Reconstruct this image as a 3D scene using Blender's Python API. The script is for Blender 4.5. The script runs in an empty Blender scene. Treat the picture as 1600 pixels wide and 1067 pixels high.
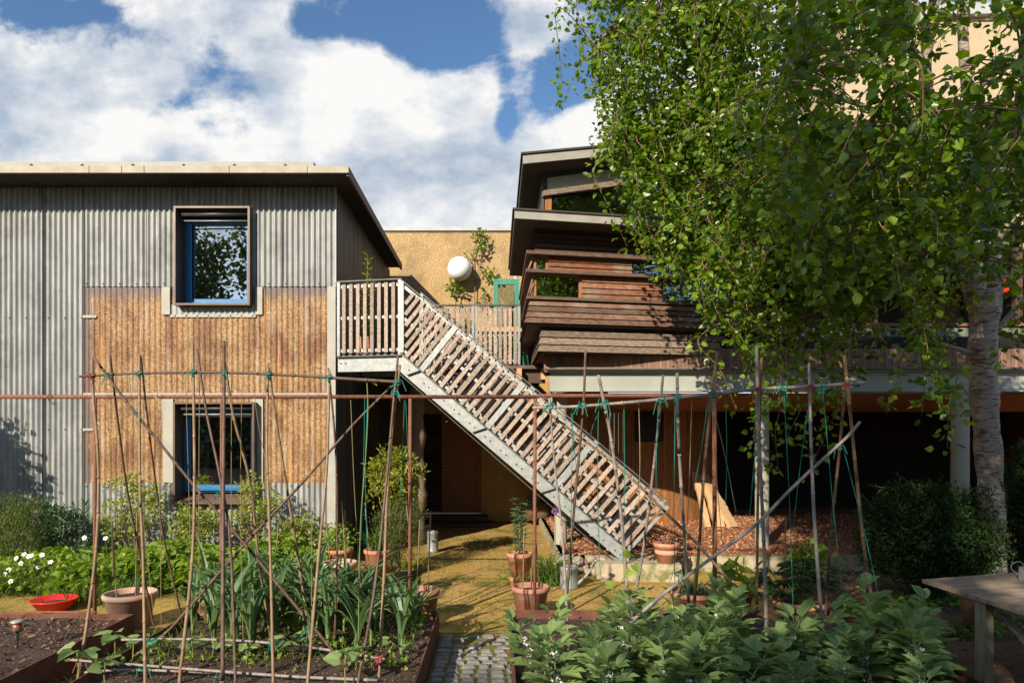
import bpy, math, random
import numpy as np
from mathutils import Vector
random.seed(7); RNG = np.random.default_rng(11)
S = bpy.context.scene; COL = S.collection
F = 1067.0; CX = 775.0; HY = 680.0; EYE = 2.0
def P(px, py, d):
    return Vector(((px-CX)/F*d, d, EYE+(HY-py)/F*d))
def rnd(a, b): return random.uniform(a, b)
# ------------------------------------------------------------ materials
def _nt(name):
    m = bpy.data.materials.new(name); m.use_nodes = True
    nt = m.node_tree; nt.nodes.clear()
    out = nt.nodes.new('ShaderNodeOutputMaterial'); return m, nt, out
def mat(name, a, b=None, scale=6, rough=.8, metal=0, bump=0, bscale=40, stretch=(1,1,1), spec=.4,
        ramp=(.35,.65), island=0, detail=6, coat=0, c=None, cscale=1.2, cramp=(.55,.7), rvar=0):
    m, nt, out = _nt(name); N = nt.nodes; L = nt.links
    p = N.new('ShaderNodeBsdfPrincipled'); L.new(p.outputs[0], out.inputs[0])
    p.inputs['Roughness'].default_value = rough; p.inputs['Metallic'].default_value = metal
    p.inputs['Specular IOR Level'].default_value = spec
    if coat: p.inputs['Coat Weight'].default_value = coat; p.inputs['Coat Roughness'].default_value = .22
    tc = N.new('ShaderNodeTexCoord'); mp = N.new('ShaderNodeMapping'); L.new(tc.outputs['Object'], mp.inputs[0])
    mp.inputs['Scale'].default_value = stretch
    col = None
    if b is None: b = tuple(x*.8 for x in a)
    n = N.new('ShaderNodeTexNoise'); n.inputs['Scale'].default_value = scale; n.inputs['Detail'].default_value = detail
    n.inputs['Roughness'].default_value = .62
    L.new(mp.outputs[0], n.inputs[0])
    r = N.new('ShaderNodeValToRGB'); L.new(n.outputs[0], r.inputs[0])
    r.color_ramp.elements[0].position = ramp[0]; r.color_ramp.elements[1].position = ramp[1]
    r.color_ramp.elements[0].color = (*a, 1); r.color_ramp.elements[1].color = (*b, 1)
    col = r.outputs[0]
    if c is not None:
        n2 = N.new('ShaderNodeTexNoise'); n2.inputs['Scale'].default_value = cscale; n2.inputs['Detail'].default_value = 8
        n2.inputs['Roughness'].default_value = .7
        L.new(tc.outputs['Object'], n2.inputs[0])
        r2 = N.new('ShaderNodeValToRGB'); L.new(n2.outputs[0], r2.inputs[0])
        r2.color_ramp.elements[0].position = cramp[0]; r2.color_ramp.elements[1].position = cramp[1]
        mx = N.new('ShaderNodeMixRGB'); L.new(r2.outputs[0], mx.inputs[0]); L.new(col, mx.inputs[1]); mx.inputs[2].default_value = (*c, 1)
        col = mx.outputs[0]
    if island:
        g = N.new('ShaderNodeNewGeometry'); mr = N.new('ShaderNodeMapRange')
        mr.inputs[3].default_value = 1-island; mr.inputs[4].default_value = 1+island
        L.new(g.outputs['Random Per Island'], mr.inputs[0])
        hv = N.new('ShaderNodeHueSaturation'); L.new(mr.outputs[0], hv.inputs['Value']); L.new(col, hv.inputs['Color'])
        col = hv.outputs[0]
    L.new(col, p.inputs['Base Color'])
    if rvar:
        mr2 = N.new('ShaderNodeMapRange'); mr2.inputs[3].default_value = rough-rvar; mr2.inputs[4].default_value = rough+rvar
        L.new(n.outputs[0], mr2.inputs[0]); L.new(mr2.outputs[0], p.inputs['Roughness'])
    if bump:
        nb = N.new('ShaderNodeTexNoise'); nb.inputs['Scale'].default_value = bscale; nb.inputs['Detail'].default_value = 5
        L.new(mp.outputs[0], nb.inputs[0]); bp = N.new('ShaderNodeBump'); bp.inputs['Strength'].default_value = bump
        bp.inputs['Distance'].default_value = .02
        L.new(nb.outputs[0], bp.inputs['Height']); L.new(bp.outputs[0], p.inputs['Normal'])
    return m
def leafmat(name, a, b, trans=.35, rough=.45, spec=.5, tcol=None):
    m, nt, out = _nt(name); N = nt.nodes; L = nt.links
    g = N.new('ShaderNodeNewGeometry'); r = N.new('ShaderNodeValToRGB'); L.new(g.outputs['Random Per Island'], r.inputs[0])
    r.color_ramp.elements[0].color = (*a, 1); r.color_ramp.elements[1].color = (*b, 1)
    p = N.new('ShaderNodeBsdfPrincipled'); p.inputs['Roughness'].default_value = rough
    p.inputs['Specular IOR Level'].default_value = spec
    L.new(r.outputs[0], p.inputs['Base Color'])
    t = N.new('ShaderNodeBsdfTranslucent')
    hs = N.new('ShaderNodeHueSaturation'); hs.inputs['Hue'].default_value = .485; hs.inputs['Saturation'].default_value = 1.1; hs.inputs['Value'].default_value = 1.9
    L.new(r.outputs[0], hs.inputs['Color']); L.new(hs.outputs[0], t.inputs[0])
    mx = N.new('ShaderNodeMixShader'); mx.inputs[0].default_value = trans
    L.new(p.outputs[0], mx.inputs[1]); L.new(t.outputs[0], mx.inputs[2]); L.new(mx.outputs[0], out.inputs[0])
    return m
def glassmat(name, tint=(.75,.8,.78), refl=.5):
    m, nt, out = _nt(name); N = nt.nodes; L = nt.links
    gl = N.new('ShaderNodeBsdfGlossy'); gl.inputs['Roughness'].default_value = .01; gl.inputs[0].default_value = (.95,.97,1,1)
    tr = N.new('ShaderNodeBsdfTransparent'); tr.inputs[0].default_value = (*tint, 1)
    fr = N.new('ShaderNodeFresnel'); fr.inputs[0].default_value = 1.6
    ma = N.new('ShaderNodeMath'); ma.operation = 'MAXIMUM'; ma.inputs[1].default_value = refl; L.new(fr.outputs[0], ma.inputs[0])
    mx = N.new('ShaderNodeMixShader'); L.new(ma.outputs[0], mx.inputs[0]); L.new(tr.outputs[0], mx.inputs[1]); L.new(gl.outputs[0], mx.inputs[2])
    tc = N.new('ShaderNodeTexCoord'); nb = N.new('ShaderNodeTexNoise'); nb.inputs['Scale'].default_value = 1.3; L.new(tc.outputs['Object'], nb.inputs[0])
    bp = N.new('ShaderNodeBump'); bp.inputs['Strength'].default_value = .02; L.new(nb.outputs[0], bp.inputs['Height']); L.new(bp.outputs[0], gl.inputs['Normal'])
    L.new(mx.outputs[0], out.inputs[0]); return m
# ------------------------------------------------------------ mesh builder
class MB:
    def __init__(s): s.v = []; s.f = {}; s.n = 0; s.sm = {}
    def add(s, verts, faces, mi=0):
        verts = np.asarray(verts, dtype=np.float64).reshape(-1, 3)
        if isinstance(faces, np.ndarray):
            s.f.setdefault((faces.shape[1], mi), []).append(faces+s.n)
        else:
            for f in faces: s.f.setdefault((len(f), mi), []).append(np.array([f])+s.n)
        s.v.append(verts); s.n += len(verts); return s
    def hexa(s, p, mi=0):
        return s.add(p, [(0,3,2,1),(4,5,6,7),(0,1,5,4),(1,2,6,5),(2,3,7,6),(3,0,4,7)], mi)
    def box(s, x0, x1, y0, y1, z0, z1, mi=0):
        return s.hexa([(x0,y0,z0),(x1,y0,z0),(x1,y1,z0),(x0,y1,z0),(x0,y0,z1),(x1,y0,z1),(x1,y1,z1),(x0,y1,z1)], mi)
    def beam(s, a, b, w, h, up=(0,0,1), mi=0):
        a = Vector(a); b = Vector(b); d = (b-a).normalized(); up = Vector(up)
        sd = d.cross(up)
        if sd.length < 1e-5: sd = d.cross(Vector((0,1,0)))
        sd.normalize(); u = sd.cross(d).normalized(); sd = sd*(w/2); u = u*(h/2)
        return s.hexa([a-sd-u, a+sd-u, b+sd-u, b-sd-u, a-sd+u, a+sd+u, b+sd+u, b-sd+u], mi)
    def tube(s, pts, rad, sides=6, mi=0, cap=True):
        pts = np.array([tuple(p) for p in pts], float); n = len(pts)
        rad = np.broadcast_to(np.asarray(rad, float), (n,)) if np.ndim(rad) == 0 else np.asarray(rad, float)
        t = np.gradient(pts, axis=0); t /= np.linalg.norm(t, axis=1)[:, None]+1e-9
        ref = np.array([0,1,0.]) if abs(t[0][2]) > .6 else np.array([0,0,1.])
        a = np.cross(t, ref); a /= np.linalg.norm(a, axis=1)[:, None]+1e-9; b = np.cross(t, a)
        th = np.arange(sides)*2*math.pi/sides
        v = pts[:, None, :] + rad[:, None, None]*(np.cos(th)[None, :, None]*a[:, None, :]+np.sin(th)[None, :, None]*b[:, None, :])
        i = np.arange(n-1)[:, None]*sides; j = np.arange(sides)[None, :]; k = (j+1) % sides
        fs = np.stack([i+j, i+k, i+sides+k, i+sides+j], -1).reshape(-1, 4)
        base = s.n; s.add(v.reshape(-1, 3), fs, mi)
        if cap and sides > 2:
            s.f.setdefault((sides, mi), []).append(np.array([list(range(sides))[::-1]])+base)
            s.f.setdefault((sides, mi), []).append(np.array([list(range(sides))])+base+(n-1)*sides)
        return s
    def lathe(s, prof, c=(0,0,0), sides=24, mi=0, wob=0):
        c = np.array(tuple(c)); n = len(prof); th = np.arange(sides)*2*math.pi/sides
        v = np.array([[(r*math.cos(t)*(1+wob*math.sin(3*t)), r*math.sin(t), z) for t in th] for r, z in prof])+c
        i = np.arange(n-1)[:, None]*sides; j = np.arange(sides)[None, :]; k = (j+1) % sides
        return s.add(v.reshape(-1, 3), np.stack([i+j, i+k, i+sides+k, i+sides+j], -1).reshape(-1, 4), mi)
    def sphere(s, c, r, n=12, mi=0, sq=(1,1,1)):
        th = np.linspace(0.001, math.pi-.001, n//2+2); c = np.array(tuple(c)); ph = np.arange(n)*2*math.pi/n
        v = np.array([[(math.sin(a)*math.cos(b)*r*sq[0], math.sin(a)*math.sin(b)*r*sq[1], math.cos(a)*r*sq[2]) for b in ph] for a in th])+c
        m = len(th); i = np.arange(m-1)[:, None]*n; j = np.arange(n)[None, :]; k = (j+1) % n
        return s.add(v.reshape(-1, 3), np.stack([i+j, i+n+j, i+n+k, i+k], -1).reshape(-1, 4), mi)
    def build(s, name, mats, parent=None, origin=None, smooth=False):
        if not isinstance(mats, (list, tuple)): mats = [mats]
        v = np.concatenate(s.v)
        off = np.zeros(3)
        if parent is not None:
            r = parent
            while r.parent: r = r.parent
            off = np.array(tuple(r.location))
        elif origin is not None: off = np.array(tuple(origin))
        v = v-off
        me = bpy.data.meshes.new(name); me.vertices.add(len(v)); me.vertices.foreach_set('co', v.astype(np.float32).ravel())
        li = []; ls = []; mi = []; cur = 0
        for (k, m_), arrs in s.f.items():
            a = np.concatenate(arrs); li.append(a.ravel()); ls.append(cur+np.arange(len(a))*k); cur += a.size; mi.append(np.full(len(a), m_))
        li = np.concatenate(li); ls = np.concatenate(ls); mi = np.concatenate(mi)
        me.loops.add(len(li)); me.loops.foreach_set('vertex_index', li.astype(np.int32))
        me.polygons.add(len(ls)); me.polygons.foreach_set('loop_start', ls.astype(np.int32))
        me.polygons.foreach_set('material_index', mi.astype(np.int32))
        me.polygons.foreach_set('use_smooth', np.full(len(ls), bool(smooth)))
        for m_ in mats: me.materials.append(m_)
        me.update(calc_edges=True); me.validate()
        o = bpy.data.objects.new(name, me); COL.objects.link(o)
        if parent is not None: o.parent = parent
        elif origin is not None: o.location = tuple(origin)
        return o
def tag(o, label=None, cat=None, group=None, kind=None):
    if label: o['label'] = label
    if cat: o['category'] = cat
    if group: o['group'] = group
    if kind: o['kind'] = kind
    return o
def thing(name, label, cat, loc=(0,0,0), group=None, rz=0):
    o = bpy.data.objects.new(name, None); COL.objects.link(o); o.location = tuple(loc); o.rotation_euler = (0,0,rz)
    o.empty_display_size = .1
    return tag(o, label, cat, group)
def copy_thing(root, loc, rz=0, sc=1, label=None):
    r = root.copy(); COL.objects.link(r); r.location = tuple(loc); r.rotation_euler = (0,0,rz); r.scale = (sc,)*3
    if label: r['label'] = label
    for ch in list(root.children):
        c = ch.copy(); COL.objects.link(c); c.parent = r
        for g in list(ch.children):
            d = g.copy(); COL.objects.link(d); d.parent = c
    return r
def cat_rom(pts, n=6):
    pts = [Vector(p) for p in pts]
    if len(pts) < 3: return [pts[0].lerp(pts[-1], i/n) for i in range(n+1)]
    q = [pts[0]*2-pts[1]]+pts+[pts[-1]*2-pts[-2]]; out = []
    for i in range(1, len(q)-2):
        for k in range(n):
            t = k/n; a, b, c, d = q[i-1], q[i], q[i+1], q[i+2]
            out.append(.5*((2*b)+(c-a)*t+(2*a-5*b+4*c-d)*t*t+(3*b-a-3*c+d)*t**3))
    out.append(pts[-1]); return out
# leaf templates: (across, along, lift)
OV = (np.array([(0,0,0),(.5,.3,.10),(.40,.65,.08),(0,1,-.08),(-.40,.65,.08),(-.5,.3,.10)]), np.array([(0,1,2,3),(0,3,4,5)]))
OV2 = (np.array([(0,0,0),(.30,.12,.07),(.5,.38,.1),(.44,.7,.06),(0,1,-.1),(-.44,.7,.06),(-.5,.38,.1),(-.30,.12,.07),(0,.38,-.0),(0,.7,-.03)]),
       np.array([(0,1,2,8),(8,2,3,9),(0,8,6,7),(8,9,5,6)]))
TIP = (np.array([(0,0,0),(.30,.12,.07),(.5,.38,.1),(.44,.7,.06),(0,1,-.1),(-.44,.7,.06),(-.5,.38,.1),(-.30,.12,.07),(0,.38,-.0),(0,.7,-.03)]), np.array([(9,3,4),(9,4,5)]))
HEART = (np.array([(0,0,0),(.35,-.12,.05),(.52,.2,.1),(.36,.6,.08),(0,1,-.1),(-.36,.6,.08),(-.52,.2,.1),(-.35,-.12,.05)]), np.array([(0,1,2,3),(0,5,6,7),(0,3,4,5)]))
NEED = (np.array([(0,0,0),(.5,.5,0),(0,1,0),(-.5,.5,0)]), np.array([(0,1,2,3)]))
def unit(a): return a/(np.linalg.norm(a, axis=-1, keepdims=True)+1e-9)
def leaves(mb, pos, dr, nr, L, W, tpl=OV, mi=0):
    pos = np.asarray(pos, float); n = len(pos)
    if n == 0: return
    dr = unit(np.asarray(dr, float)); nr = np.asarray(nr, float)
    sd = unit(np.cross(dr, nr)); nn = np.cross(sd, dr)
    L = np.broadcast_to(L, (n,)); W = np.broadcast_to(W, (n,))
    tv, tf = tpl; k = len(tv)
    v = pos[:, None]+sd[:, None]*(tv[None, :, 0:1]*W[:, None, None])+dr[:, None]*(tv[None, :, 1:2]*L[:, None, None])+nn[:, None]*(tv[None, :, 2:3]*L[:, None, None])
    if tpl is HEART: pass
    f = (np.arange(n)*k)[:, None, None]+tf[None]
    if tpl is OV2:
        base = mb.n; mb.add(v.reshape(-1, 3), f.reshape(-1, 4), mi)
        f3 = (np.arange(n)*k)[:, None, None]+TIP[1][None]
        mb.f.setdefault((3, mi), []).append(f3.reshape(-1, 3)+base)
    else: mb.add(v.reshape(-1, 3), f.reshape(-1, tf.shape[1]), mi)
def rdir(n, up=0.0):
    d = RNG.normal(size=(n, 3)); d[:, 2] += up; return unit(d)
def strap(mb, base, az, L, w, up=1.2, curl=1.3, seg=6, mi=0, fold=.25, droop=0):
    x, y, z = base; ca, sa = math.cos(az), math.sin(az); el = up; p = np.array([x, y, z], float); vs = []; st = L/seg
    for i in range(seg+1):
        t = i/seg; ww = w*(1-t**2.2)*(.7+.6*min(t*3, 1)) if t < 1 else .001
        s_ = np.array([-sa, ca, 0])*ww/2; lift = np.array([-ca*math.sin(el), -sa*math.sin(el), math.cos(el)])*ww*fold
        vs += [p+s_+lift, p-lift*.3, p-s_+lift]
        p = p+st*np.array([ca*math.cos(el), sa*math.cos(el), math.sin(el)]); el -= curl/seg*(.4+1.4*t)
    fs = []
    for i in range(seg):
        a = 3*i; fs += [(a, a+1, a+4, a+3), (a+1, a+2, a+5, a+4)]
    mb.add(vs, np.array(fs), mi)
SKY = .10; CLOUD = .58; SUN = 5.0; EXPO = 0.58
# ------------------------------------------------------------ materials used
def M_(**k): return k
M = {}
M['zinc'] = mat('corrugated_steel', (.25,.255,.25), (.38,.385,.375), scale=2.6, rough=.5, metal=.15, bump=.05, bscale=30, stretch=(3,3,.5), c=(.17,.165,.15), cscale=1.4, cramp=(.48,.72), island=.0, rvar=.1)
M['zinc2'] = mat('corrugated_steel_light', (.30,.30,.29), (.38,.38,.37), scale=2, rough=.5, metal=.15, stretch=(4,4,.5))
M['galv'] = mat('galvanised_steel', (.22,.235,.23), (.33,.345,.335), scale=14, rough=.5, metal=.35, bump=.03, bscale=60, c=(.30,.29,.25), cscale=3, cramp=(.5,.8))
M['galvdark'] = mat('dark_steel_edge', (.06,.06,.055), (.12,.12,.11), rough=.55, metal=.3)
M['flash'] = mat('pale_flashing', (.40,.385,.33), (.32,.31,.27), scale=5, rough=.6, c=(.34,.31,.25), cscale=6)
M['fascia'] = mat('cream_fascia', (.40,.355,.28), (.31,.27,.21), scale=4, rough=.6, c=(.22,.18,.13), cscale=7, cramp=(.55,.8))
M['soffit'] = mat('dark_soffit', (.035,.028,.022), (.055,.045,.035), scale=6, rough=.8)
M['boxbrown'] = mat('bronze_window_box', (.085,.058,.042), (.13,.092,.068), scale=5, rough=.45, metal=.2)
M['blue'] = mat('blue_painted_frame', (.018,.15,.34), (.03,.20,.42), scale=4, rough=.4, coat=.2)
M['glass'] = glassmat('window_glass', refl=.34)
M['glassdim'] = glassmat('bay_window_glass', refl=.26)
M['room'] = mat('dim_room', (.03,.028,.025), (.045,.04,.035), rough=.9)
M['curtain'] = mat('pale_curtain', (.35,.34,.27), (.42,.4,.33), rough=.9)
M['poster'] = mat('paper_scroll', (.55,.54,.46), (.5,.48,.4), rough=.9)
M['ink'] = mat('black_ink', (.01,.01,.01), rough=.7)
M['screw'] = mat('screw_head', (.12,.11,.1), rough=.5, metal=.5)
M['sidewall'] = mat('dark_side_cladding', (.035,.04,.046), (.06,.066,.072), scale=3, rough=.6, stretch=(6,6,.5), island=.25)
M['darkmetal'] = mat('dark_grey_metal', (.05,.05,.052), (.075,.075,.075), rough=.45, metal=.2)
M['render'] = mat('ochre_roughcast', (.30,.19,.08), (.56,.39,.195), scale=26, rough=.95, bump=.9, bscale=38, c=(.21,.14,.075), cscale=1.7, cramp=(.46,.74))
M['renderlow'] = mat('ochre_render', (.36,.21,.07), (.42,.26,.095), scale=9, rough=.9, bump=.2)
M['coping'] = mat('zinc_coping', (.36,.38,.38), (.44,.46,.46), scale=3, rough=.5)
M['lamp'] = mat('white_globe', (.90,.885,.86), (.88,.865,.84), rough=.3, spec=.5)
M['green'] = mat('green_painted_timber', (.03,.20,.13), (.045,.26,.17), rough=.5)
M['wood'] = mat('dark_timber_boards', (.065,.033,.021), (.20,.11,.07), scale=5, rough=.75, stretch=(1.2,10,14), island=.45, bump=.3, bscale=30, c=(.22,.17,.13), cscale=1.6, cramp=(.52,.72))
M['woodred'] = mat('red_brown_boards', (.12,.043,.022), (.27,.11,.055), scale=5, rough=.7, stretch=(1.2,10,14), island=.35, bump=.3, c=(.25,.18,.13), cscale=2.2, cramp=(.52,.7))
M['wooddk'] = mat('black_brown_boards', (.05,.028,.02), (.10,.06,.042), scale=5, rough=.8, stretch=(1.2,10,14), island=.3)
M['woodpale'] = mat('weathered_boards', (.11,.075,.055), (.30,.225,.17), scale=6, rough=.8, stretch=(1.2,10,14), island=.3, bump=.3)
M['vboard'] = mat('pink_brown_vertical_boards', (.17,.095,.065), (.28,.165,.115), scale=4, rough=.75, stretch=(8,8,1), island=.22)
M['cedar'] = mat('cedar_boards', (.24,.095,.03), (.40,.185,.065), scale=4, rough=.7, stretch=(9,9,1), island=.18)
M['shelf'] = mat('dark_timber_ledge', (.085,.05,.035), (.17,.11,.08), scale=6, rough=.7, stretch=(1,8,8))
M['roofedge'] = mat('grey_roof_edge', (.30,.29,.26), (.37,.35,.31), scale=4, rough=.6)
M['roofdark'] = mat('dark_roof_trim', (.05,.045,.04), (.07,.06,.055), rough=.6)
M['soffit2'] = mat('brown_soffit', (.075,.055,.042), (.10,.075,.058), scale=5, rough=.8)
M['steel'] = mat('painted_steel_beam', (.30,.31,.275), (.35,.36,.32), scale=3, rough=.55, c=(.33,.32,.26), cscale=2)
M['ceil'] = mat('plywood_ceiling', (.25,.12,.05), (.31,.155,.065), scale=3, rough=.8)
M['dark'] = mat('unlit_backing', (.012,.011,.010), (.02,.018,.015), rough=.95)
M['batten'] = mat('weathered_battens', (.23,.17,.13), (.40,.32,.26), scale=9, rough=.8, stretch=(3,3,3), island=.22, bump=.15)
M['door'] = mat('oak_door', (.24,.09,.04), (.30,.12,.055), scale=4, rough=.55, stretch=(1,6,8))
M['doordk'] = mat('door_groove', (.015,.01,.008), rough=.5)
M['trunkpost'] = mat('rough_log', (.17,.125,.09), (.30,.23,.17), scale=5, rough=.9, stretch=(5,5,.8), bump=.8, bscale=12)
M['rust'] = mat('rusty_iron', (.17,.062,.035), (.26,.11,.065), scale=30, rough=.85, bump=.3, bscale=120, c=(.10,.04,.028), cscale=9)
M['corten'] = mat('rusted_steel_edging', (.10,.037,.022), (.17,.07,.042), scale=7, rough=.85, c=(.06,.025,.018), cscale=4)
M['cane'] = mat('tan_bamboo', (.19,.115,.06), (.31,.205,.12), scale=4, rough=.6, stretch=(8,8,1), c=(.20,.12,.07), cscale=5)
M['canegrey'] = mat('grey_bamboo', (.22,.18,.155), (.33,.29,.26), scale=4, rough=.7, stretch=(8,8,1), c=(.18,.14,.11), cscale=5)
M['canedk'] = mat('dark_bamboo', (.085,.048,.034), (.15,.095,.066), scale=4, rough=.6, stretch=(8,8,1))
M['twine'] = mat('green_twine', (.01,.20,.14), (.02,.25,.18), rough=.8)
M['twinered'] = mat('red_twine', (.42,.06,.06), rough=.8)
M['string'] = mat('hairy_string', (.30,.22,.10), (.36,.28,.14), rough=.9)
M['terra'] = mat('terracotta', (.42,.155,.075), (.50,.22,.12), scale=6, rough=.85, c=(.50,.37,.28), cscale=7, cramp=(.52,.74), bump=.1)
M['terrapale'] = mat('limed_terracotta', (.50,.28,.18), (.58,.38,.28), scale=5, rough=.9, c=(.42,.33,.27), cscale=5, cramp=(.5,.7))
M['terradk'] = mat('worn_terracotta', (.34,.13,.075), (.42,.19,.12), scale=6, rough=.85, c=(.48,.40,.34), cscale=7, cramp=(.52,.72))
M['black'] = mat('black_plastic', (.02,.022,.025), (.03,.03,.032), rough=.5)
M['red'] = mat('red_plastic', (.62,.02,.02), (.68,.03,.03), rough=.35)
M['soil'] = mat('dark_soil', (.035,.022,.016), (.10,.065,.045), scale=38, rough=.95, bump=1, bscale=50)
M['mulch'] = mat('bark_mulch_base', (.20,.075,.03), (.40,.18,.08), scale=45, rough=.95, bump=1, bscale=45)
M['chip'] = mat('bark_chips', (.33,.15,.075), (.48,.25,.135), scale=12, rough=.9, island=.55)
M['chipdk'] = mat('dark_bark_chips', (.12,.06,.038), (.20,.115,.075), scale=12, rough=.9, island=.5)
M['stone'] = mat('river_stone', (.26,.20,.15), (.38,.31,.25), scale=6, rough=.8, island=.3)
M['conc'] = mat('mossy_concrete', (.36,.30,.20), (.46,.38,.27), scale=5, rough=.95, bump=.4, c=(.16,.16,.05), cscale=3.5, cramp=(.48,.62))
M['sett'] = mat('granite_sett', (.17,.165,.155), (.27,.26,.24), scale=14, rough=.85, bump=.5, bscale=40, island=.22, c=(.17,.18,.06), cscale=5, cramp=(.6,.72))
M['moss'] = mat('moss_joints', (.10,.11,.02), (.22,.18,.05), scale=24, rough=1, bump=1, bscale=70)
M['tablew'] = mat('grey_teak', (.19,.135,.09), (.32,.24,.17), scale=5, rough=.8, stretch=(1,12,8), island=.2, c=(.13,.13,.07), cscale=3)
M['tablew2'] = mat('lichened_timber', (.22,.2,.12), (.32,.29,.2), scale=6, rough=.85, stretch=(6,6,1))
M['tin'] = mat('dull_tin', (.38,.37,.33), (.46,.45,.41), rough=.45, metal=.4)
M['galvpot'] = mat('grey_green_zinc', (.22,.25,.22), (.32,.34,.30), scale=8, rough=.6, metal=.3)
M['bark'] = mat('brown_bark', (.14,.085,.055), (.24,.16,.11), scale=8, rough=.9, bump=.5)
M['twig'] = mat('birch_twig', (.16,.09,.055), (.26,.16,.10), scale=8, rough=.85)
M['stem'] = mat('green_stem', (.14,.20,.05), (.20,.26,.08), rough=.7)
M['white'] = mat('white_petals', (.80,.80,.76), rough=.7)
M['purple'] = mat('purple_petals', (.30,.14,.42), rough=.8)
M['redp'] = mat('red_petals', (.55,.02,.015), (.65,.05,.02), rough=.7)
M['wicker'] = mat('wicker', (.16,.09,.045), (.22,.13,.07), scale=40, rough=.85, bump=1, bscale=90)
M['ground'] = mat('brown_earth', (.07,.04,.025), (.13,.075,.045), scale=16, rough=1, bump=1, bscale=30)
M['cream'] = mat('cream_render', (.42,.325,.205), (.47,.37,.24), scale=4, rough=.9)
M['board'] = mat('grey_green_boards', (.13,.14,.105), (.19,.20,.15), scale=4, rough=.75, stretch=(8,8,1), island=.25)
M['plank'] = mat('split_log', (.46,.28,.13), (.58,.38,.2), scale=4, rough=.85, stretch=(6,6,.8), bump=.5, bscale=15)
LM = {}
LM['birch'] = leafmat('birch_leaf', (.030,.085,.006), (.19,.30,.022), .40, .32, .55)
LM['yew'] = leafmat('yew_leaf', (.014,.034,.007), (.034,.066,.012), .12, .7, .2)
LM['bush'] = leafmat('laurel_leaf', (.10,.14,.01), (.30,.30,.03), .3, .4)
LM['conifer'] = leafmat('conifer_leaf', (.05,.09,.012), (.12,.16,.02), .2, .6)
LM['border'] = leafmat('border_leaf', (.09,.18,.014), (.26,.36,.045), .38, .5)
LM['rose'] = leafmat('rose_leaf', (.12,.20,.02), (.36,.38,.07), .35, .45)
LM['grass'] = leafmat('grass_blade', (.05,.11,.012), (.13,.21,.03), .3, .5)
LM['leek'] = leafmat('leek_leaf', (.06,.13,.045), (.15,.24,.085), .25, .45)
LM['bean'] = leafmat('bean_leaf', (.11,.19,.06), (.28,.38,.14), .34, .42, .35)
LM['dark'] = leafmat('potted_leaf', (.025,.06,.015), (.06,.11,.025), .25, .45)
LM['ivy'] = leafmat('ground_ivy_leaf', (.06,.13,.012), (.13,.24,.03), .3, .5)
LM['far'] = leafmat('garden_tree_leaf', (.04,.07,.012), (.09,.13,.03), .25, .5)
LM['glauc'] = leafmat('blue_green_leaf', (.05,.11,.05), (.10,.18,.08), .25, .5)
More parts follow.
